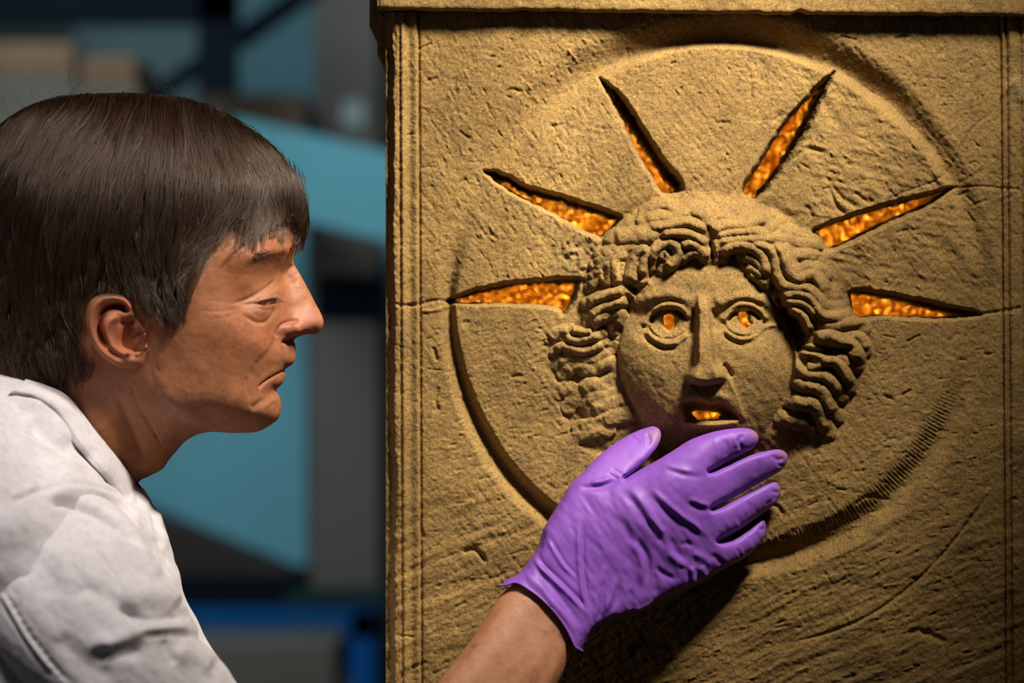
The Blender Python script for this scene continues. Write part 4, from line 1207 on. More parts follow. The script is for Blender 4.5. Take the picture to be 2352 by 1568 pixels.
NG, NC, K = 1500, 13, 15
gx_, gy_ = roots(NG, 22)
top_ness = sstep(560, 360, gy_)
glen = 95 + 150 * top_ness * r.uniform(0.75, 1.15, NG) - 35 * sstep(600, 720, gy_)
glam = r.uniform(0.15, 1.05, NG)
# children gathered into locks
off = r.normal(0, 1, (NG, NC, 2)); cx0 = (gx_[:, None] + off[..., 0] * 9).ravel(); cy0 = (gy_[:, None] + off[..., 1] * 9).ravel()
ok0 = (lim_f.sample(cx0, cy0) > 2)
clen = np.repeat(glen, NC) * r.uniform(0.8, 1.12, NG * NC); clam = np.clip(np.repeat(glam * np.where((gx_ > 520) & (gy_ > 400), 0.55, 1.0), NC) + r.normal(0, 0.10, NG * NC), 0.1, 1.12)
jag = np.repeat(8 - r.exponential(10, NG) - np.where(r.uniform(0, 1, NG) < 0.22, r.uniform(10, 45, NG), 0), NC) + r.normal(0, 6, NG * NC)
jag = np.where((cx0 < 460) & (cy0 > 500), jag * 0.5, jag)
X, Y, L = grow(cx0, cy0, clam, clen, K, 0.17, 23, jag=jag)
Xg, Yg, Lg = grow(gx_, gy_, glam, glen, K, 0.30, 24, jag=np.repeat(jag.reshape(NG, NC)[:, :1], 1))
tt = np.linspace(0, 1, K)[None, :] ** 1.2 * 0.82
X = X * (1 - tt) + np.repeat(Xg, NC, 0) * tt; Y = Y * (1 - tt) + np.repeat(Yg, NC, 0) * tt
X, Y, L = X[ok0], Y[ok0], L[ok0]
near = strands_world(X, Y, L)
far = strands_world(X[::3], Y[::3], L[::3], -1.0)
# pointed locks of the fringe lying on the forehead
fr = []
for (rx, ry, tx, ty, n_) in ((588, 410, 566, 548, 60), (604, 415, 586, 560, 70), (618, 420, 604, 556, 60), (634, 425, 624, 545, 60), (650, 425, 644, 562, 70), (664, 430, 668, 552, 50), (652, 388, 682, 574, 70), (664, 396, 694, 572, 70), (672, 404, 702, 556, 60), (560, 410, 548, 522, 50), (575, 405, 556, 530, 50)):
    a = r.normal(0, 1, (n_, 2)); tq_ = np.linspace(0, 1, K)[None, :]
    sx_ = rx + a[:, :1] * 9; sy_ = ry + a[:, 1:] * 12; ex_ = tx + a[:, :1] * 2.6 + r.normal(0, 1.2, (n_, 1)); ey_ = ty + r.normal(-6, 9, (n_, 1))
    bow = 9 * np.sin(np.pi * tq_) * (0.7 if tx > 650 else 0.6)
    fr.append((sx_ * (1 - tq_) + ex_ * tq_ + bow, sy_ * (1 - tq_) + ey_ * tq_, (0.9 + 0.15 * a[:, :1]) * (1 - 0.45 * tq_)))
FX, FY, FL = (np.vstack([q[i] for q in fr]) for i in range(3))
near = np.concatenate([near, strands_world(FX, FY, FL)]); far = np.concatenate([far, strands_world(FX[::2], FY[::2], FL[::2], -1.0)])
# loose hairs on the crown and back
m = 44
fx = r.uniform(-40, 430, m); fy = np.interp(fx, [p[0] for p in HAIR_SIL[2:13]], [p[1] for p in HAIR_SIL[2:13]]) + 6
ang = np.where(r.uniform(0, 1, m) < 0.6, r.uniform(-2.95, -2.3, m), r.uniform(-0.9, -0.2, m)); ln = r.uniform(25, 90, m); curl = r.normal(0.3, 0.6, m)
tq = np.linspace(0, 1, K)[None, :]
a2 = ang[:, None] + curl[:, None] * tq * 1.4
Fx = fx[:, None] + np.cumsum(np.cos(a2), 1) * ln[:, None] / K; Fy = fy[:, None] + np.cumsum(np.sin(a2), 1) * ln[:, None] / K
fly = Pn(Fx, Fy, D0 + r.normal(0, 45, m)[:, None] + 0 * Fx)
o = curves_obj('hair', np.concatenate([near, far]), 0.00016, 0.00006, M_HAIR, person); o['kind'] = 'stuff'
o = curves_obj('loose_hair', fly, 0.00007, 0.00004, M_HAIR, person); o['kind'] = 'stuff'
# greying hairs at the temple and over the ear
m = 240
sx = np.concatenate([r.normal(470, 26, m // 2), r.normal(330, 60, m - m // 2)]); sy = np.concatenate([r.normal(580, 36, m // 2), r.normal(640, 26, m - m // 2)])
k_ = lim_f.sample(sx, sy) > 4; sx, sy = sx[k_], sy[k_]
X, Y, L = grow(sx, sy, r.uniform(0.8, 1.15, len(sx)), r.uniform(50, 95, len(sx)), 10, 0.5, 31, jag=r.normal(0, 6, len(sx)))
o = curves_obj('greying_temple_hair', strands_world(X, Y, L), 0.00013, 0.00005, M_HAIR_GREY, person); o['kind'] = 'stuff'; o['label'] = 'grey hairs at the temple'
# brow and lashes
m = 300
t = r.uniform(0, 1, m); bx = 592 + 86 * t; by = 592 - 20 * t + r.normal(0, 2.6, m) - 3 * np.sin(t * 3)
tk = np.linspace(0, 1, 6)[None, :]
ba = r.normal(0.1, 0.35, m)[:, None] - 0.2; bl = r.uniform(12, 24, m)[:, None]
Bx = bx[:, None] - tk * bl * np.cos(ba) * np.where(t > 0.86, -0.5, 1)[:, None]; By = by[:, None] + tk * bl * np.sin(ba + 0.3 * tk) * 0.9 - 3
Bd = head_w(bx, by)[:, None] + 7 + 9 * np.sin(tk * 2.2)
o = curves_obj('eyebrow', Pn(Bx, By, Bd), 0.00014, 0.00006, M_BROW, person); o['kind'] = 'stuff'
m = 30
t = np.linspace(0, 1, m); lx = 598 + 44 * t; ly = 694 - 10 * t
Lx = lx[:, None] + tk * (6 + 10 * t)[:, None]; Ly = ly[:, None] + tk * 16 - 7 * tk ** 2
Ld = head_w(lx, ly)[:, None] + 1 + 9 * tk
o = curves_obj('eyelashes', Pn(Lx, Ly, Ld), 0.00012, 0.00004, M_BROW, person); o['kind'] = 'stuff'

def make_eye():
    t = NT('eye')
    tc = t.n('ShaderNodeTexCoord'); sp = t.n('ShaderNodeSeparateXYZ'); t.l(tc.outputs['Generated'], sp.inputs[0])
    c = t.ramp(sp.outputs['X'], [(0.80, (0.42, 0.35, 0.30)), (0.84, (0.05, 0.035, 0.025)), (0.96, (0.004, 0.004, 0.004))])
    return t.set(Base_Color=c, Roughness=0.12)
def uv_sphere(name, loc, rad, mat, parent, n=24):
    u = np.linspace(0, math.pi, n // 2 + 1)[1:-1]; v = np.linspace(0, 2 * math.pi, n, endpoint=False)
    V = [(0, 0, 1)] + [(math.sin(a) * math.cos(b), math.sin(a) * math.sin(b), math.cos(a)) for a in u for b in v] + [(0, 0, -1)]
    Q, T = [], []
    for i in range(len(u) - 1):
        for j in range(n):
            a = 1 + i * n + j; b2 = 1 + i * n + (j + 1) % n; Q.append([a, a + n, b2 + n, b2])
    for j in range(n):
        T.append([0, 1 + j, 1 + (j + 1) % n]); last = len(V) - 1; s0 = 1 + (len(u) - 1) * n
        T.append([last, s0 + (j + 1) % n, s0 + j])
    V = np.array(V) * rad + np.array(loc)
    return link(name, np_mesh(name, V, np.array(Q), np.array(T), mat), parent)
M_EYE = make_eye()
for sgn in (1, -1):
    w_ = head_w(np.array([604.0]), np.array([692.0]))[0] - D0
    uv_sphere('eyeball', Pn(596, 693, D0 + sgn * (w_ - 50)), 0.0115, M_EYE, person)
# ------------------------------------------------------------------ gloved hand and forearm
def poisson(f, mask, c):
    """Solve lap(H) = -c inside mask with H = 0 outside (coarse to fine)."""
    H = None
    for lev in (8, 4, 2, 1):
        m = mask[::lev, ::lev]; cc = c[::lev, ::lev] * (f.st * lev) ** 2
        if H is None: h = np.zeros(m.shape)
        else:
            h = np.zeros(m.shape); up = np.repeat(np.repeat(H, 2, 0), 2, 1)
            h[:] = up[:m.shape[0], :m.shape[1]] if up.shape[0] >= m.shape[0] and up.shape[1] >= m.shape[1] else np.pad(up, ((0, max(0, m.shape[0] - up.shape[0])), (0, max(0, m.shape[1] - up.shape[1]))))[:m.shape[0], :m.shape[1]]
            h *= m
        for _ in range(500 if lev > 1 else 160):
            n = np.zeros_like(h)
            n[1:-1, 1:-1] = 0.25 * (h[:-2, 1:-1] + h[2:, 1:-1] + h[1:-1, :-2] + h[1:-1, 2:] + cc[1:-1, 1:-1])
            h = n * m
        H = h
    return H

def inflate(vol, outline, T, closed_smooth=3, c0=2.0):
    """H from an outline: round where narrow, flattening to half thickness T (a field) where wide."""
    f = vol.f
    pts = spline(outline, closed_smooth, True) if closed_smooth else np.array(outline, float)
    sd = sdf(f.X, f.Y, pts)
    Hp = poisson(f, sd > 0, np.full(f.X.shape, c0))
    T2 = T ** 2
    H = T2 * (1 - np.exp(-Hp / T2))
    # sub-cell accurate rim
    known = sd > 3.0 * f.st
    q = np.where(known, H / np.maximum(sd, f.st), 0.0); wgt = known.astype(float)
    for _ in range(14):
        qs = q * wgt; a = qs.copy(); b = wgt.copy()
        for ax in (0, 1):
            for s_ in (-1, 1):
                a += np.roll(qs, s_, ax); b += np.roll(wgt, s_, ax)
        q = np.where(known, q, a / np.maximum(b, 1e-9)); wgt = np.where(known, 1.0, np.minimum(b, 1.0))
    q = np.where(wgt > 0, q, 40.0)
    H = np.where(known, H * sstep(3 * f.st, 6 * f.st, sd) + q * sd * (1 - sstep(3 * f.st, 6 * f.st, sd)), q * sd)
    f.a = H
    return sd

GLOVE = [(1236, 1255), (1247, 1216), (1275, 1169), (1290, 1146), (1310, 1111), (1337, 1086), (1368, 1053), (1406, 1022), (1453, 994), (1488, 981), (1503, 979), (1516, 988), (1518, 1006), (1507, 1030), (1484, 1057), (1457, 1081), (1436, 1098),
         (1444, 1094), (1472, 1077), (1500, 1062), (1542, 1037), (1585, 1010), (1639, 991), (1690, 983), (1724, 985), (1740, 997), (1741, 1014), (1728, 1030), (1713, 1038), (1670, 1062), (1630, 1083),
         (1645, 1080), (1678, 1064), (1717, 1047), (1767, 1034), (1790, 1032), (1806, 1040), (1810, 1054), (1802, 1071), (1786, 1086), (1748, 1107), (1701, 1133), (1662, 1153), (1636, 1169),
         (1662, 1161), (1697, 1142), (1736, 1123), (1771, 1107), (1786, 1109), (1793, 1123), (1790, 1140), (1775, 1162), (1744, 1185), (1705, 1212), (1674, 1230), (1652, 1243),
         (1678, 1241), (1709, 1226), (1750, 1195), (1759, 1203), (1759, 1220), (1752, 1239), (1728, 1266), (1701, 1286), (1670, 1303), (1635, 1324), (1604, 1342), (1581, 1350), (1542, 1371), (1515, 1383), (1484, 1400), (1445, 1414), (1407, 1425), (1372, 1441), (1362, 1453), (1348, 1476), (1334, 1496), (1318, 1508),
         (1300, 1560), (1250, 1640), (1020, 1560), (1080, 1440), (1134, 1362), (1152, 1346), (1164, 1333), (1189, 1319), (1216, 1286)]
CUFF = [(1126, 1330), (1150, 1343), (1168, 1342), (1189, 1337), (1213, 1349), (1244, 1372), (1275, 1403), (1302, 1441), (1315, 1468), (1322, 1482), (1335, 1490), (1368, 1506)]
MIDP = np.array([(1500, 1000, 62), (1400, 1060, 84), (1330, 1120, 112), (1735, 1005, 92), (1620, 1040, 112), (1530, 1090, 128), (1800, 1052, 46), (1690, 1090, 84), (1785, 1118, 40), (1690, 1172, 78), (1755, 1210, 36), (1690, 1264, 62), (1590, 1310, 84),
                 (1600, 1180, 112), (1450, 1200, 136), (1500, 1370, 104), (1400, 1340, 136), (1280, 1370, 165), (1250, 1250, 148), (1140, 1568, 250), (1000, 1750, 340), (700, 2100, 540), (800, 1950, 470), (1300, 1560, 210)], float)
def mid_fn(X, Y): return rbf(MIDP[:, 0], MIDP[:, 1], MIDP[:, 2], X, Y, 0.0)
def idw(pts, X, Y, p=2.0):
    w = 0; v = 0
    for a, b, c in pts:
        k = 1.0 / ((X - a) ** 2 + (Y - b) ** 2 + 900) ** (p / 2); w = w + k; v = v + k * c
    return v / w

gl = Inflated(1000, 955, 1840, 1660, 3.0)
gl.mid = mid_fn(gl.f.X, gl.f.Y)
inflate(gl, GLOVE, idw([(1600, 1180, 48), (1700, 1100, 40), (1450, 1230, 56), (1350, 1300, 66), (1270, 1390, 75), (1200, 1480, 80), (1480, 1040, 36)], gl.f.X, gl.f.Y), closed_smooth=3)

def glove_detail():
    D = Field(1000, 955, 1840, 1660, 1.5); X, Y = D.X, D.Y
    c5 = lambda p: crop(980, 960, 2.579, p)
    S_ = D.stroke
    for p, r, a in ((  # folds pulled across the back of the hand
        ([(1130, 410), (1200, 470), (1270, 560), (1330, 650), (1390, 750)], 9, -4.2), ([(1160, 395), (1240, 460), (1310, 550), (1380, 650), (1430, 740)], 8, 5),
        ([(1280, 410), (1370, 500), (1460, 580), (1560, 650), (1680, 735)], 9, -4.5), ([(1300, 390), (1390, 480), (1480, 560), (1580, 630), (1700, 715)], 7, 5),
        ([(1400, 290), (1500, 325), (1600, 345), (1660, 335)], 6, -3.5), ([(1390, 270), (1500, 305), (1600, 325)], 5, 3),
        ([(890, 405), (960, 412), (1050, 402), (1120, 372), (1170, 350)], 6, -9), ([(960, 385), (1040, 375), (1100, 345)], 5, 4), ([(1070, 330), (1120, 350), (1150, 362)], 3, -3), ([(1090, 300), (1140, 320), (1170, 345)], 3, -2.5),
        ([(1530, 495), (1600, 530), (1690, 548)], 6, -3.2), ([(1540, 470), (1620, 505), (1690, 520)], 5, 3),
        ([(1220, 690), (1290, 790), (1312, 870), (1300, 1000)], 7, -8), ([(1190, 700), (1260, 800), (1280, 880), (1270, 1010)], 8, 5),
        ([(1130, 560), (1200, 690), (1230, 780)], 8, -4), ([(1360, 680), (1410, 760), (1440, 830)], 6, -5),
        ([(1400, 690), (1430, 790), (1510, 870), (1580, 940)], 8, 5), ([(1430, 690), (1470, 780), (1550, 850)], 6, -4),
        ([(1590, 875), (1598, 940), (1618, 990)], 6, -4.5), ([(1570, 870), (1580, 930), (1590, 990)], 6, 6), ([(1620, 870), (1640, 910), (1660, 950)], 6, 4),
        ([(1340, 870), (1400, 920), (1500, 965)], 6, -5), ([(1350, 900), (1360, 980), (1350, 1060)], 6, -4), ([(1680, 800), (1730, 840), (1760, 880)], 6, -5), ([(1500, 760), (1540, 740), (1580, 770)], 5, -4),
        ([(1560, 790), (1640, 830), (1700, 890)], 7, 4), ([(1480, 880), (1540, 900), (1570, 960)], 5, -4),
        ([(900, 560), (900, 700), (905, 850), (920, 1000), (950, 1150), (990, 1235)], 5, 5), ([(925, 600), (925, 850), (945, 1020), (970, 1150)], 4.5, -5),
        ([(700, 690), (800, 860), (890, 960)], 4, 4), ([(715, 680), (815, 850), (905, 950)], 4, -3.5), ([(690, 600), (680, 720), (655, 860)], 5, -3.5),
        ([(1150, 940), (1120, 1080), (1060, 1190)], 6, -6), ([(1120, 930), (1090, 1060), (1035, 1180)], 5, 4), ([(1055, 1000), (1040, 1120), (1010, 1215)], 4, -5), ([(1000, 1020), (1000, 1120), (990, 1200)], 4, 3),
        ([(1060, 860), (1040, 950), (1020, 1010)], 6, 3), ([(1210, 1140), (1280, 1122), (1345, 1078)], 4, 4), ([(1200, 1000), (1215, 1090), (1200, 1150)], 6, -5),
        ([(640, 785), (660, 865), (760, 965), (860, 1065), (965, 1185)], 4.5, 5), ([(655, 770), (680, 850), (780, 950), (880, 1050), (975, 1165)], 4.5, -5),
        ([(560, 925), (640, 965), (740, 1075), (840, 1200), (905, 1320)], 7, 5), ([(610, 890), (690, 950), (790, 1060), (880, 1180), (950, 1290)], 6, -3.5),
        # finger tips and joints
        ([(1300, 85), (1322, 130), (1308, 170)], 3, -4), ([(1200, 100), (1235, 125), (1260, 150)], 3, -2),
        ([(1890, 90), (1850, 130), (1865, 175), (1890, 195)], 4, -5), ([(1850, 95), (1830, 130), (1840, 180)], 5, 3), ([(1760, 120), (1780, 180), (1770, 240)], 5, -3), ([(1700, 110), (1720, 180), (1710, 250)], 5, 1.6),
        ([(2040, 205), (2075, 245), (2125, 235)], 4, -5), ([(2080, 255), (2090, 280), (2120, 275)], 3, -3), ([(1950, 230), (1965, 290), (1940, 350)], 5, -2),
        ([(2040, 420), (2070, 440), (2090, 425)], 3, -4), ([(2060, 450), (2040, 490), (2000, 520)], 3, -3), ([(1900, 490), (1915, 540), (1905, 590)], 3, -2),
        ([(1960, 640), (1985, 660), (2008, 640)], 3, -3), ([(1830, 770), (1850, 790), (1860, 830)], 3, -3), ([(1300, 560), (1360, 640), (1420, 690)], 4, 2))):
        S_(c5(p), r * 1.25, a * (0.85 if a < 0 else 1.1), taper=0.3)
    D.a += 2.2 * vnoise(X, Y, 70, 26, 0.9, 301) * sstep(1060, 1160, Y) + 0.9 * vnoise(X, Y, 30, 9, 1.0, 302) * sstep(1080, 1180, Y) + 0.45 * vnoise(X, Y, 14, seed=303)
    return D

x, y, e, n, Q = gl.mesh(3.0, 92)
D = glove_detail()
cuff = spline(CUFF, 30)
cutd, _ = poly_dist(x, y, cuff)
side = inside(x, y, np.vstack([cuff, [(1420, 1760), (900, 1760), (900, 1352)]]))
cs = np.where(side, -cutd, cutd)                      # positive on the hand side
flare = 2.5 * np.exp(-np.maximum(cs, 0) / 16.0)
amp = D.sample(x, y) * (0.35 + 0.65 * sstep(0.1, 0.6, np.abs(n[:, 2]))) * (0.3 + 0.7 * sstep(-0.35, 0.35, n[:, 2])) + flare
mid = mid_fn(x, y)
gxp, gyp, gdp = x + n[:, 0] * amp, y + n[:, 1] * amp, mid + e + n[:, 2] * amp
keepv = cs > -4
# bring the cut edge on to the cuff line
Q = Q[keepv[Q].all(1)]
# a rolled hem along the open edge: walk the boundary and fold it inwards
ed = np.concatenate([Q[:, [0, 1]], Q[:, [1, 2]], Q[:, [2, 3]], Q[:, [3, 0]]])
key = np.minimum(ed[:, 0], ed[:, 1]).astype(np.int64) * len(gxp) + np.maximum(ed[:, 0], ed[:, 1])
u, inv, cnt = np.unique(key, return_inverse=True, return_counts=True)
be = ed[cnt[inv] == 1]; vs = np.unique(be); rank = np.full(len(gxp), -1); rank[vs] = np.arange(len(vs))
# snap boundary to the line
gxc, gyc = gxp[vs], gyp[vs]
dseg = ((gxc[:, None] - cuff[:, 0]) ** 2 + (gyc[:, None] - cuff[:, 1]) ** 2); j = dseg.argmin(1)
gxp[vs] = cuff[j, 0] + n[vs, 0] * 2.5; gyp[vs] = cuff[j, 1] + n[vs, 1] * 2.5; gxc, gyc = gxp[vs], gyp[vs]
GV = Pn(gxp, gyp, gdp)
nx3 = np.stack([n[vs, 0], n[vs, 1], n[vs, 2]], 1)
QQ = [Q]; VV = [GV]; last = vs; n0 = len(GV)
for k, (out_, back) in enumerate(((1.4, 2.0), (1.2, 4.0), (-1.0, 5.0), (-3.0, 3.5), (-4.0, -6.0), (-4.0, -22.0))):
    # back = distance further down the arm along (-0.66, 0.75)
    X2 = gxc + nx3[:, 0] * out_ - 0.60 * back; Y2 = gyc + nx3[:, 1] * out_ + 0.72 * back; D2 = gdp[vs] + nx3[:, 2] * out_ + 0.25 * back
    VV.append(Pn(X2, Y2, D2)); ids = n0 + np.arange(len(vs)); n0 += len(vs)
    QQ.append(np.stack([last[rank[be[:, 1]]], last[rank[be[:, 0]]], ids[rank[be[:, 0]]], ids[rank[be[:, 1]]]], 1)); last = ids
GV = np.vstack(VV); Q = np.vstack(QQ)

def make_glove():
    t = NT('purple_nitrile')
    c = t.ramp(t.noise(40.0, 4, 0.6), [(0.3, (0.21, 0.072, 0.43)), (0.7, (0.25, 0.088, 0.48))])
    at_ = t.n('ShaderNodeAttribute', attribute_name='tint')
    c = t.mix(1.0, c, at_.outputs['Color'], 'MULTIPLY')
    nb = t.bump(t.noise(700.0, 3, 0.6), 0.12, 0.0005)
    t.set(Base_Color=c, Roughness=0.5, Normal=nb, Specular_IOR_Level=0.3)
    t.b.inputs['Subsurface Weight'].default_value = 0.08; t.b.inputs['Subsurface Scale'].default_value = 0.002
    return t.m
used = np.zeros(len(GV), bool); used[Q.ravel()] = True; new = np.cumsum(used) - 1
M_GLOVE = make_glove()
me = np_mesh('glove', GV[used], new[Q], mat=M_GLOVE)
# dust picked up on the finger tips
k_ = np.concatenate([np.stack([gxp, gyp], 1), np.tile([[1200, 1400]], (len(GV) - len(gxp), 1))])[used]
gt = np.ones((len(k_), 3)); 
for (cx_, cy_, a) in ((1510, 1000, 20), (1735, 1000, 14), (1800, 1045, 14), (1785, 1120, 9)):
    m = np.exp(-((k_[:, 0] - cx_) / a) ** 2 - ((k_[:, 1] - cy_) / a) ** 2)[:, None]
    gt = gt * (1 - m) + m * np.array([1.25, 1.7, 0.62]) * (0.9 if cx_ == 1510 else 1.0)
vcol(me, gt)
link('glove', me, person)

ARM = [(1420, 1240), (1380, 1225), (1320, 1245), (1260, 1290), (1215, 1320), (1166, 1350), (1131, 1392), (1077, 1476), (1030, 1534), (990, 1585), (900, 1700), (760, 1870), (640, 2010), (420, 1880), (250, 1680), (100, 1480), (10, 1330), (30, 1240), (110, 1215), (200, 1260), (290, 1370), (400, 1500), (520, 1640), (640, 1790), (680, 1960), (640, 2140), (700, 2190), (800, 2160), (950, 2030), (1110, 1840), (1230, 1670), (1279, 1574), (1306, 1520), (1322, 1480), (1350, 1430), (1400, 1360), (1430, 1290)]
# the elbow bends below the frame, so the outline is one limb folded once
ARM = [(1420, 1240), (1380, 1225), (1320, 1245), (1260, 1290), (1215, 1320), (1166, 1350), (1131, 1392), (1077, 1476), (1030, 1534), (990, 1585), (900, 1690), (800, 1800), (720, 1880), (600, 1800), (450, 1640), (340, 1500), (240, 1390), (170, 1330), (120, 1330), (110, 1390), (170, 1500), (300, 1690), (450, 1930), (560, 2100), (690, 2200), (800, 2160), (950, 2030), (1110, 1840), (1230, 1670), (1279, 1574), (1306, 1520), (1322, 1480), (1350, 1430), (1400, 1360), (1430, 1290)]
am = Inflated(0, 1190, 1460, 2230, 6.0)
AMID = np.vstack([MIDP, [(400, 1700, 630), (150, 1350, 652), (300, 1500, 652), (600, 1960, 590), (1350, 1300, 146)]])
def amid_fn(X, Y): return rbf(AMID[:, 0], AMID[:, 1], AMID[:, 2], X, Y)
inflate(am, ARM, idw([(1400, 1280, 30), (1250, 1390, 68), (1150, 1560, 88), (900, 1850, 120), (600, 2000, 140), (250, 1500, 110)], am.f.X, am.f.Y), closed_smooth=3)
x, y, e, n, Q = am.mesh(6.0, 160)
am_d = 0.8 * vnoise(x, y, 60, 40, -0.9, 310)
for k in range(7):      # creases and tendon at the wrist
    d_, t_ = poly_dist(x, y, spline([(1180 + 4 * k, 1362 + 9 * k), (1226 + 5 * k, 1376 + 11 * k), (1280 + 3 * k, 1425 + 12 * k)], 4)); am_d = am_d - 0.8 * np.exp(-(d_ / 3) ** 2)
d_, t_ = poly_dist(x, y, spline([(1290, 1470), (1240, 1560), (1180, 1650)], 4)); am_d = am_d - 3.5 * np.exp(-(d_ / 16) ** 2)
d_, t_ = poly_dist(x, y, spline([(1215, 1400), (1150, 1480), (1080, 1570)], 4)); am_d = am_d + 3.0 * np.exp(-(d_ / 26) ** 2)
AV = Pn(x + n[:, 0] * am_d, y + n[:, 1] * am_d, amid_fn(x, y) + e + n[:, 2] * am_d)
at_ = np.ones((len(x), 3)) * np.array([0.40, 0.18, 0.098])
rp = np.random.default_rng(8)
for _ in range(40):
    a, b = rp.uniform(1000, 1330), rp.uniform(1340, 1620); rr = rp.uniform(2.5, 5)
    m = 0.4 * np.exp(-((x - a) / rr) ** 2 - ((y - b) / rr) ** 2)[:, None]; at_ = at_ * (1 - m) + m * np.array([0.30, 0.11, 0.05])
for (a, b) in ((1085, 1484), (1252, 1451)):
    m = 0.8 * np.exp(-((x - a) / 5) ** 2 - ((y - b) / 5) ** 2)[:, None]; at_ = at_ * (1 - m) + m * np.array([0.22, 0.07, 0.03])
body_parts.append((AV, Q, at_))

# ------------------------------------------------------------------ shirt
TRUNK = [(0, 842), (60, 852), (115, 878), (165, 910), (205, 952), (245, 997), (280, 1042), (303, 1084), (315, 1108), (330, 1128), (343, 1149), (362, 1172), (375, 1194), (383, 1220), (386, 1244), (398, 1280), (413, 1316), (419, 1352), (432, 1386), (452, 1420), (470, 1460), (492, 1497), (525, 1560), (600, 1720), (620, 1920), (560, 2160), (300, 2260), (-300, 2260), (-600, 2100), (-700, 1650), (-600, 1150), (-330, 880), (-150, 838)]
TRUNK_W = [(0, 877, 240), (60, 893, 246), (110, 917, 250), (140, 950, 256), (165, 1000, 272), (205, 1050, 256), (250, 1105, 225), (285, 1150, 190), (185, 945, 150), (217, 985, 150), (247, 1022, 135), (276, 1058, 90), (40, 960, 330), (90, 975, 320), (100, 1080, 470), (0, 1050, 560), (-100, 1000, 540), (220, 1110, 350), (300, 1180, 250), (150, 1130, 520), (200, 1180, 500), (290, 1230, 390), (340, 1260, 270), (365, 1230, 160), (325, 1165, 150),
           (0, 1200, 690), (100, 1250, 640), (300, 1330, 470), (380, 1350, 250), (420, 1450, 260), (250, 1500, 560), (0, 1500, 680), (-200, 1300, 690), (-400, 1300, 560), (200, 1800, 600), (-200, 1800, 660), (400, 1750, 430), (500, 1700, 240), (0, 2100, 560), (-400, 1800, 520), (350, 2050, 430)]
tr = Inflated(-740, 820, 680, 2300, 9.0)
c = spline(TRUNK, 4, True)
H = rbf(np.concatenate([c[:, 0], [p[0] for p in TRUNK_W]]), np.concatenate([c[:, 1], [p[1] for p in TRUNK_W]]), np.concatenate([np.zeros(len(c)), [p[2] ** 2 / 1000 for p in TRUNK_W]]), tr.f.X, tr.f.Y) * 1000
sd = sdf(tr.f.X, tr.f.Y, c)
H = np.where(sd > 0, np.minimum(np.maximum(H, 60 * sd), 2600 * sd), np.minimum(H, 60 * sd))
tr.f.a = H
def trunk_d(x, y): return D0 + np.sqrt(np.maximum(tr.f.sample(x, y), 0))

c3 = lambda p: crop(0, 860, 2.214, p)
def shirt_detail():
    D = Field(-120, 860, 640, 1640, 2.0); X, Y = D.X, D.Y
    S_ = D.stroke
    for p, r, a in (([(0, 60), (150, 110), (270, 200), (345, 320), (370, 400)], 24, 13), ([(150, 230), (220, 310), (300, 370), (375, 405)], 15, -15), ([(60, 320), (180, 370), (300, 440), (420, 540)], 22, 9),
                    ([(0, 380), (130, 400), (230, 470)], 14, -6), ([(0, 640), (180, 575), (380, 550), (560, 590), (640, 660)], 7, 5), ([(0, 670), (200, 598), (400, 575), (570, 610), (650, 690)], 4, -6),
                    ([(760, 640), (800, 760), (820, 900)], 8, -6), ([(800, 680), (830, 790), (840, 900)], 6, 5), ([(780, 760), (820, 880), (870, 980)], 6, -4)):
        S_(c3(p), r, a, taper=0.2)
    S_(c3([(200, 590), (400, 580), (560, 630), (680, 730), (725, 830)]), 15, 13, taper=0.2)
    S_(c3([(230, 650), (330, 645), (480, 695), (600, 775), (700, 865), (740, 920)]), 9, -24, taper=0.15)
    for k in range(14):      # puckers along the yoke seam
        x0 = 8 + k * 19; y0 = 1150 - 40 * math.sin(min(1, k / 8) * 1.57)
        S_([(x0, y0 - 22), (x0 + 7, y0 - 10), (x0 + 9, y0 + 2)], 3.5, 3.0 if k % 2 else -3.0, taper=0.3)
    D.a += 4.0 * vnoise(X, Y, 90, 34, 0.6, 401) + 1.2 * vnoise(X, Y, 30, 14, 0.5, 402)
    return D
x, y, e, n, Q = tr.mesh(9.0, 760)
D = shirt_detail()
amp = np.where(e > 0, D.sample(x, y), 0) * sstep(-125, -80, x) * sstep(1640, 1600, y)
SV = [Pn(x + n[:, 0] * amp, y + n[:, 1] * amp, D0 + e + n[:, 2] * amp)]; SQ = [Q]; ST = [np.ones((len(x), 3))]
# core of the torso under the shirt, part of the body
core = Inflated(-740, 820, 680, 2300, 24.0)
core.f.a = tr.f.sample(core.f.X, core.f.Y) * 0.55 - 4000
cx_, cy_, ce_, cn_, cq_ = core.mesh(24.0, 700)
body_parts.append((Pn(cx_, cy_, D0 + ce_), cq_, np.ones((len(cx_), 3)) * np.array([0.5, 0.25, 0.15])))

SLEEVE = [(-150, 1200), (-60, 1172), (0, 1160), (60, 1140), (113, 1128), (165, 1125), (217, 1135), (260, 1157), (297, 1190), (328, 1234), (356, 1284), (384, 1334), (410, 1370), (427, 1400), (436, 1420), (450, 1432), (455, 1448), (457, 1466), (478, 1488), (499, 1508), (520, 1532), (535, 1556), (570, 1610), (640, 1700), (760, 1850), (800, 1960), (690, 2090), (520, 2040), (340, 1900), (180, 1720), (40, 1560), (-90, 1430), (-170, 1310)]
sl = Inflated(-200, 1120, 830, 2120, 5.0)
sl.mid = rbf(np.array([0, 200, 200, 350, 500, 700, -100.]), np.array([1280, 1190, 1400, 1500, 1700, 1950, 1230.]), np.array([622, 552, 662, 662, 630, 580, 582.]), sl.f.X, sl.f.Y)
def sl_mid(X, Y): return sl.f.sample(X, Y, sl.mid)
inflate(sl, SLEEVE, np.full(sl.f.X.shape, 190.0), closed_smooth=3)
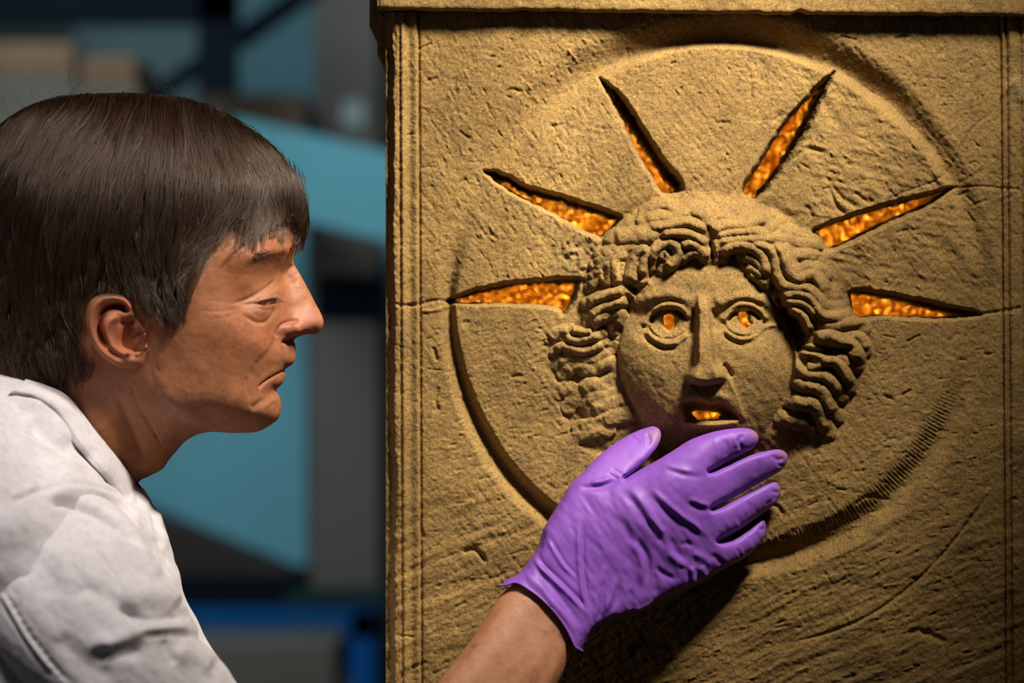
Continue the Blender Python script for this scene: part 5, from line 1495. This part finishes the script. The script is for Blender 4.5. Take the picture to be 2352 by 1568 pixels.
def sleeve_detail():
    D = Field(-200, 1120, 640, 1640, 1.5); X, Y = D.X, D.Y
    S_ = D.stroke
    for p, r, a in (([(250, 640), (330, 640), (480, 690), (600, 770), (700, 860), (740, 900)], 10, -22), ([(560, 800), (660, 880), (760, 980), (830, 1040)], 26, 8),
                    ([(330, 1080), (450, 1100), (560, 1150), (680, 1230), (760, 1270)], 18, -7), ([(560, 1180), (640, 1215), (730, 1255), (860, 1250), (960, 1230)], 11, -8), ([(600, 1110), (720, 1120), (860, 1130), (930, 1180)], 34, 15),
                    ([(420, 1370), (560, 1360), (700, 1310), (830, 1290), (990, 1300)], 20, 13), ([(700, 1330), (860, 1320), (1000, 1330)], 8, -7), ([(440, 1430), (600, 1420), (760, 1400)], 16, -6),
                    ([(830, 1340), (860, 1420), (890, 1480)], 9, -6), ([(880, 1400), (1000, 1430), (1100, 1480)], 24, 8), ([(300, 1300), (360, 1400), (480, 1500), (600, 1560)], 26, -8), ([(150, 900), (230, 1020), (280, 1150)], 24, -6), ([(300, 860), (340, 1000), (420, 1120)], 20, 4),
                    ([(60, 820), (120, 950), (160, 1050)], 16, -6), ([(460, 860), (540, 960), (620, 1080)], 4, -2), ([(900, 1170), (945, 1200), (990, 1260)], 10, 6),
                    ([(0, 1075), (60, 1170), (130, 1290), (210, 1400), (300, 1510), (370, 1590)], 5, -7), ([(-20, 1110), (40, 1210), (110, 1330), (190, 1440), (270, 1550)], 5, -7), ([(-10, 1090), (50, 1190), (120, 1310), (200, 1420), (285, 1530)], 7, 6)):
        S_(c3(p), r, a * 1.25, taper=0.2)
    for k in range(26):
        x0 = -4 + k * 6.0; y0 = 1345 + k * 8.7
        S_([(x0 - 5, y0 + 4), (x0 + 4, y0 - 3)], 2.6, 2.0 if k % 2 else -2.0, taper=0)
    D.a += 2.2 * vnoise(X, Y, 90, 30, 0.95, 411) + 1.1 * vnoise(X, Y, 34, 13, 0.9, 412) + 0.5 * vnoise(X, Y, 9, seed=413)
    return D
x, y, e, n, Q = sl.mesh(5.0, 200)
D = sleeve_detail()
amp = (0.25 + 0.75 * sstep(-0.35, 0.35, n[:, 2])) * D.sample(x, y) * sstep(1640, 1600, y)
SV.append(Pn(x + n[:, 0] * amp, y + n[:, 1] * amp, sl_mid(x, y) + e + n[:, 2] * amp)); SQ.append(Q); ST.append(np.ones((len(x), 3)))

def make_cloth():
    t = NT('pale_shirt_cotton')
    c = t.ramp(t.noise(14.0, 4, 0.6), [(0.3, (0.60, 0.555, 0.585)), (0.7, (0.70, 0.66, 0.70))])
    c = t.mix(1.0, c, t.ramp(t.noise(170.0, 4, 0.7), [(0.32, (0.86, 0.85, 0.86)), (0.55, (1, 1, 1))]), 'MULTIPLY')
    nb = t.bump(t.noise(1300.0, 2, 0.5), 0.25, 0.0005)
    nb = t.bump(t.noise(150.0, 4, 0.65), 0.3, 0.0016, nb)
    t.set(Base_Color=c, Roughness=0.9, Normal=nb, Specular_IOR_Level=0.15)
    t.b.inputs['Sheen Weight'].default_value = 0.15
    return t.m
M_CLOTH = make_cloth()
n0 = 0; qs = []
for v, q in zip(SV, SQ): qs.append(q + n0); n0 += len(v)
shirt = link('shirt', np_mesh('shirt', np.vstack(SV), np.vstack(qs), mat=M_CLOTH), person)

# collar: a folded band round the neck, lofted between its neck edge and its outer edge
def collar():
    inner = spline([(60, 870), (105, 884), (150, 905), (185, 943), (217, 985), (247, 1022), (276, 1058), (301, 1092), (318, 1122), (329, 1160), (331, 1182)], 8)
    outer = spline([(20, 905), (70, 915), (112, 940), (140, 972), (165, 1012), (196, 1050), (232, 1090), (266, 1130), (292, 1162), (312, 1186), (325, 1200)], 8)
    m = len(inner); nv = 12
    dn = D0 + np.sqrt(np.maximum(head.f.sample(inner[:, 0], inner[:, 1]), 0)) + 16
    dn = np.maximum(dn, D0 + 34)
    do = trunk_d(outer[:, 0], outer[:, 1]) + 12
    v = np.linspace(0, 1, nv)[None, :]
    px = inner[:, :1] * (1 - v) + outer[:, :1] * v; py = inner[:, 1:] * (1 - v) + outer[:, 1:] * v
    dd = dn[:, None] * (1 - v) + do[:, None] * v + 26 * np.sin(np.pi * np.clip(v * 1.02, 0, 1)) ** 0.8
    surf = np.where(py > 0, trunk_d(px, py), 0) + 9
    dd = np.maximum(dd, np.where(v > 0.3, surf, 0))
    u = np.linspace(0, 60, m)[:, None]
    dd = dd + 2.5 * np.sin(u * 1.3 + 3 * v) * v * sstep(0.4, 1, np.linspace(0, 1, m))[:, None] + 2.0 * vnoise(px, py, 30, seed=420) - 5 * np.exp(-((v - 0.9) / 0.04) ** 2)
    A = Pn(px, py, dd); B = Pn(px, py, dd - 7)
    # stand: inside the fold, down along the neck
    I = np.arange(m * nv).reshape(m, nv)
    Q1 = np.stack([I[:-1, :-1], I[1:, :-1], I[1:, 1:], I[:-1, 1:]], -1).reshape(-1, 4)
    n1 = m * nv
    rim = np.concatenate([I[:, 0], I[-1, 1:], I[:-1, -1][::-1], I[0, 1:-1][::-1]])
    k = np.arange(len(rim)); k2 = (k + 1) % len(rim)
    W = np.stack([rim[k2], rim[k], rim[k] + n1, rim[k2] + n1], 1)
    return np_mesh('collar', np.vstack([A.reshape(-1, 3), B.reshape(-1, 3)]), np.vstack([Q1, Q1[:, ::-1] + n1, W]), mat=M_CLOTH)
link('collar', collar(), shirt)
# dark strap showing inside the collar
M_BLACK = plain('black_ribbon', (0.012, 0.012, 0.013), 0.5, 0.1, 9)
def ribbon():
    c = spline([(306, 1100), (316, 1118), (322, 1140), (327, 1170), (331, 1186), (329, 1204), (320, 1214)], 6)
    w = np.interp(np.linspace(0, 1, len(c)), [0, .15, .4, .7, 1], [3, 7, 5, 9, 5])
    d = D0 + np.interp(np.linspace(0, 1, len(c)), [0, 1], [40, 120])
    mb = MB()
    L, R_ = Pn(c[:, 0] - w * 0.7, c[:, 1] + w * 0.3, d), Pn(c[:, 0] + w * 0.7, c[:, 1] - w * 0.3, d)
    V = np.concatenate([L, R_, L + [0, .002, 0], R_ + [0, .002, 0]]); m = len(c); k = np.arange(m - 1)
    q = lambda a, b: np.stack([a * m + k, a * m + k + 1, b * m + k + 1, b * m + k], 1)
    return np_mesh('ribbon', V, np.vstack([q(0, 1), q(3, 2), q(1, 3), q(2, 0)]), mat=M_BLACK)
o = link('neck_ribbon', ribbon(), person); o['label'] = 'black ribbon inside the collar'

# trousers and shoes below the frame, so that the man stands on the floor
M_TROUSER = plain('dark_trousers', (0.03, 0.032, 0.04), 0.85, 0.1, 20)
hip = P(-60, 2180, -0.07)
mb = MB()
for sy in (-1, 1):
    mb.tube([(hip[0], -0.07 + sy * 0.03, hip[2] + 0.06), (hip[0] + 0.0, -0.07 + sy * 0.085, hip[2] - 0.10), (hip[0] + 0.03, -0.07 + sy * 0.10, 0.50), (hip[0] - 0.02, -0.07 + sy * 0.10, 0.07)], [0.13, 0.10, 0.075, 0.06], 20)
mb.build('trousers', M_TROUSER, person, True)
for sy in (-1, 1):
    mb = MB().box((hip[0] - 0.09, -0.07 + sy * 0.10 - 0.045, 0.0), (hip[0] + 0.19, -0.07 + sy * 0.10 + 0.045, 0.085), bev=0.03)
    mb.build('shoe', M_BLACK, person, True)
# ------------------------------------------------------------------ join the body
def join_arrays(ps):
    V, Q, T, n = [], [], [], 0
    for v, q, t in ps:
        V.append(v); Q.append(q + n); T.append(t); n += len(v)
    return np.vstack(V), np.vstack(Q), np.vstack(T)
V, Q, T = join_arrays(body_parts)
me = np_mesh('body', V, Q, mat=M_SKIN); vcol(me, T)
print('body verts', len(V))
body = link('body', me, person)
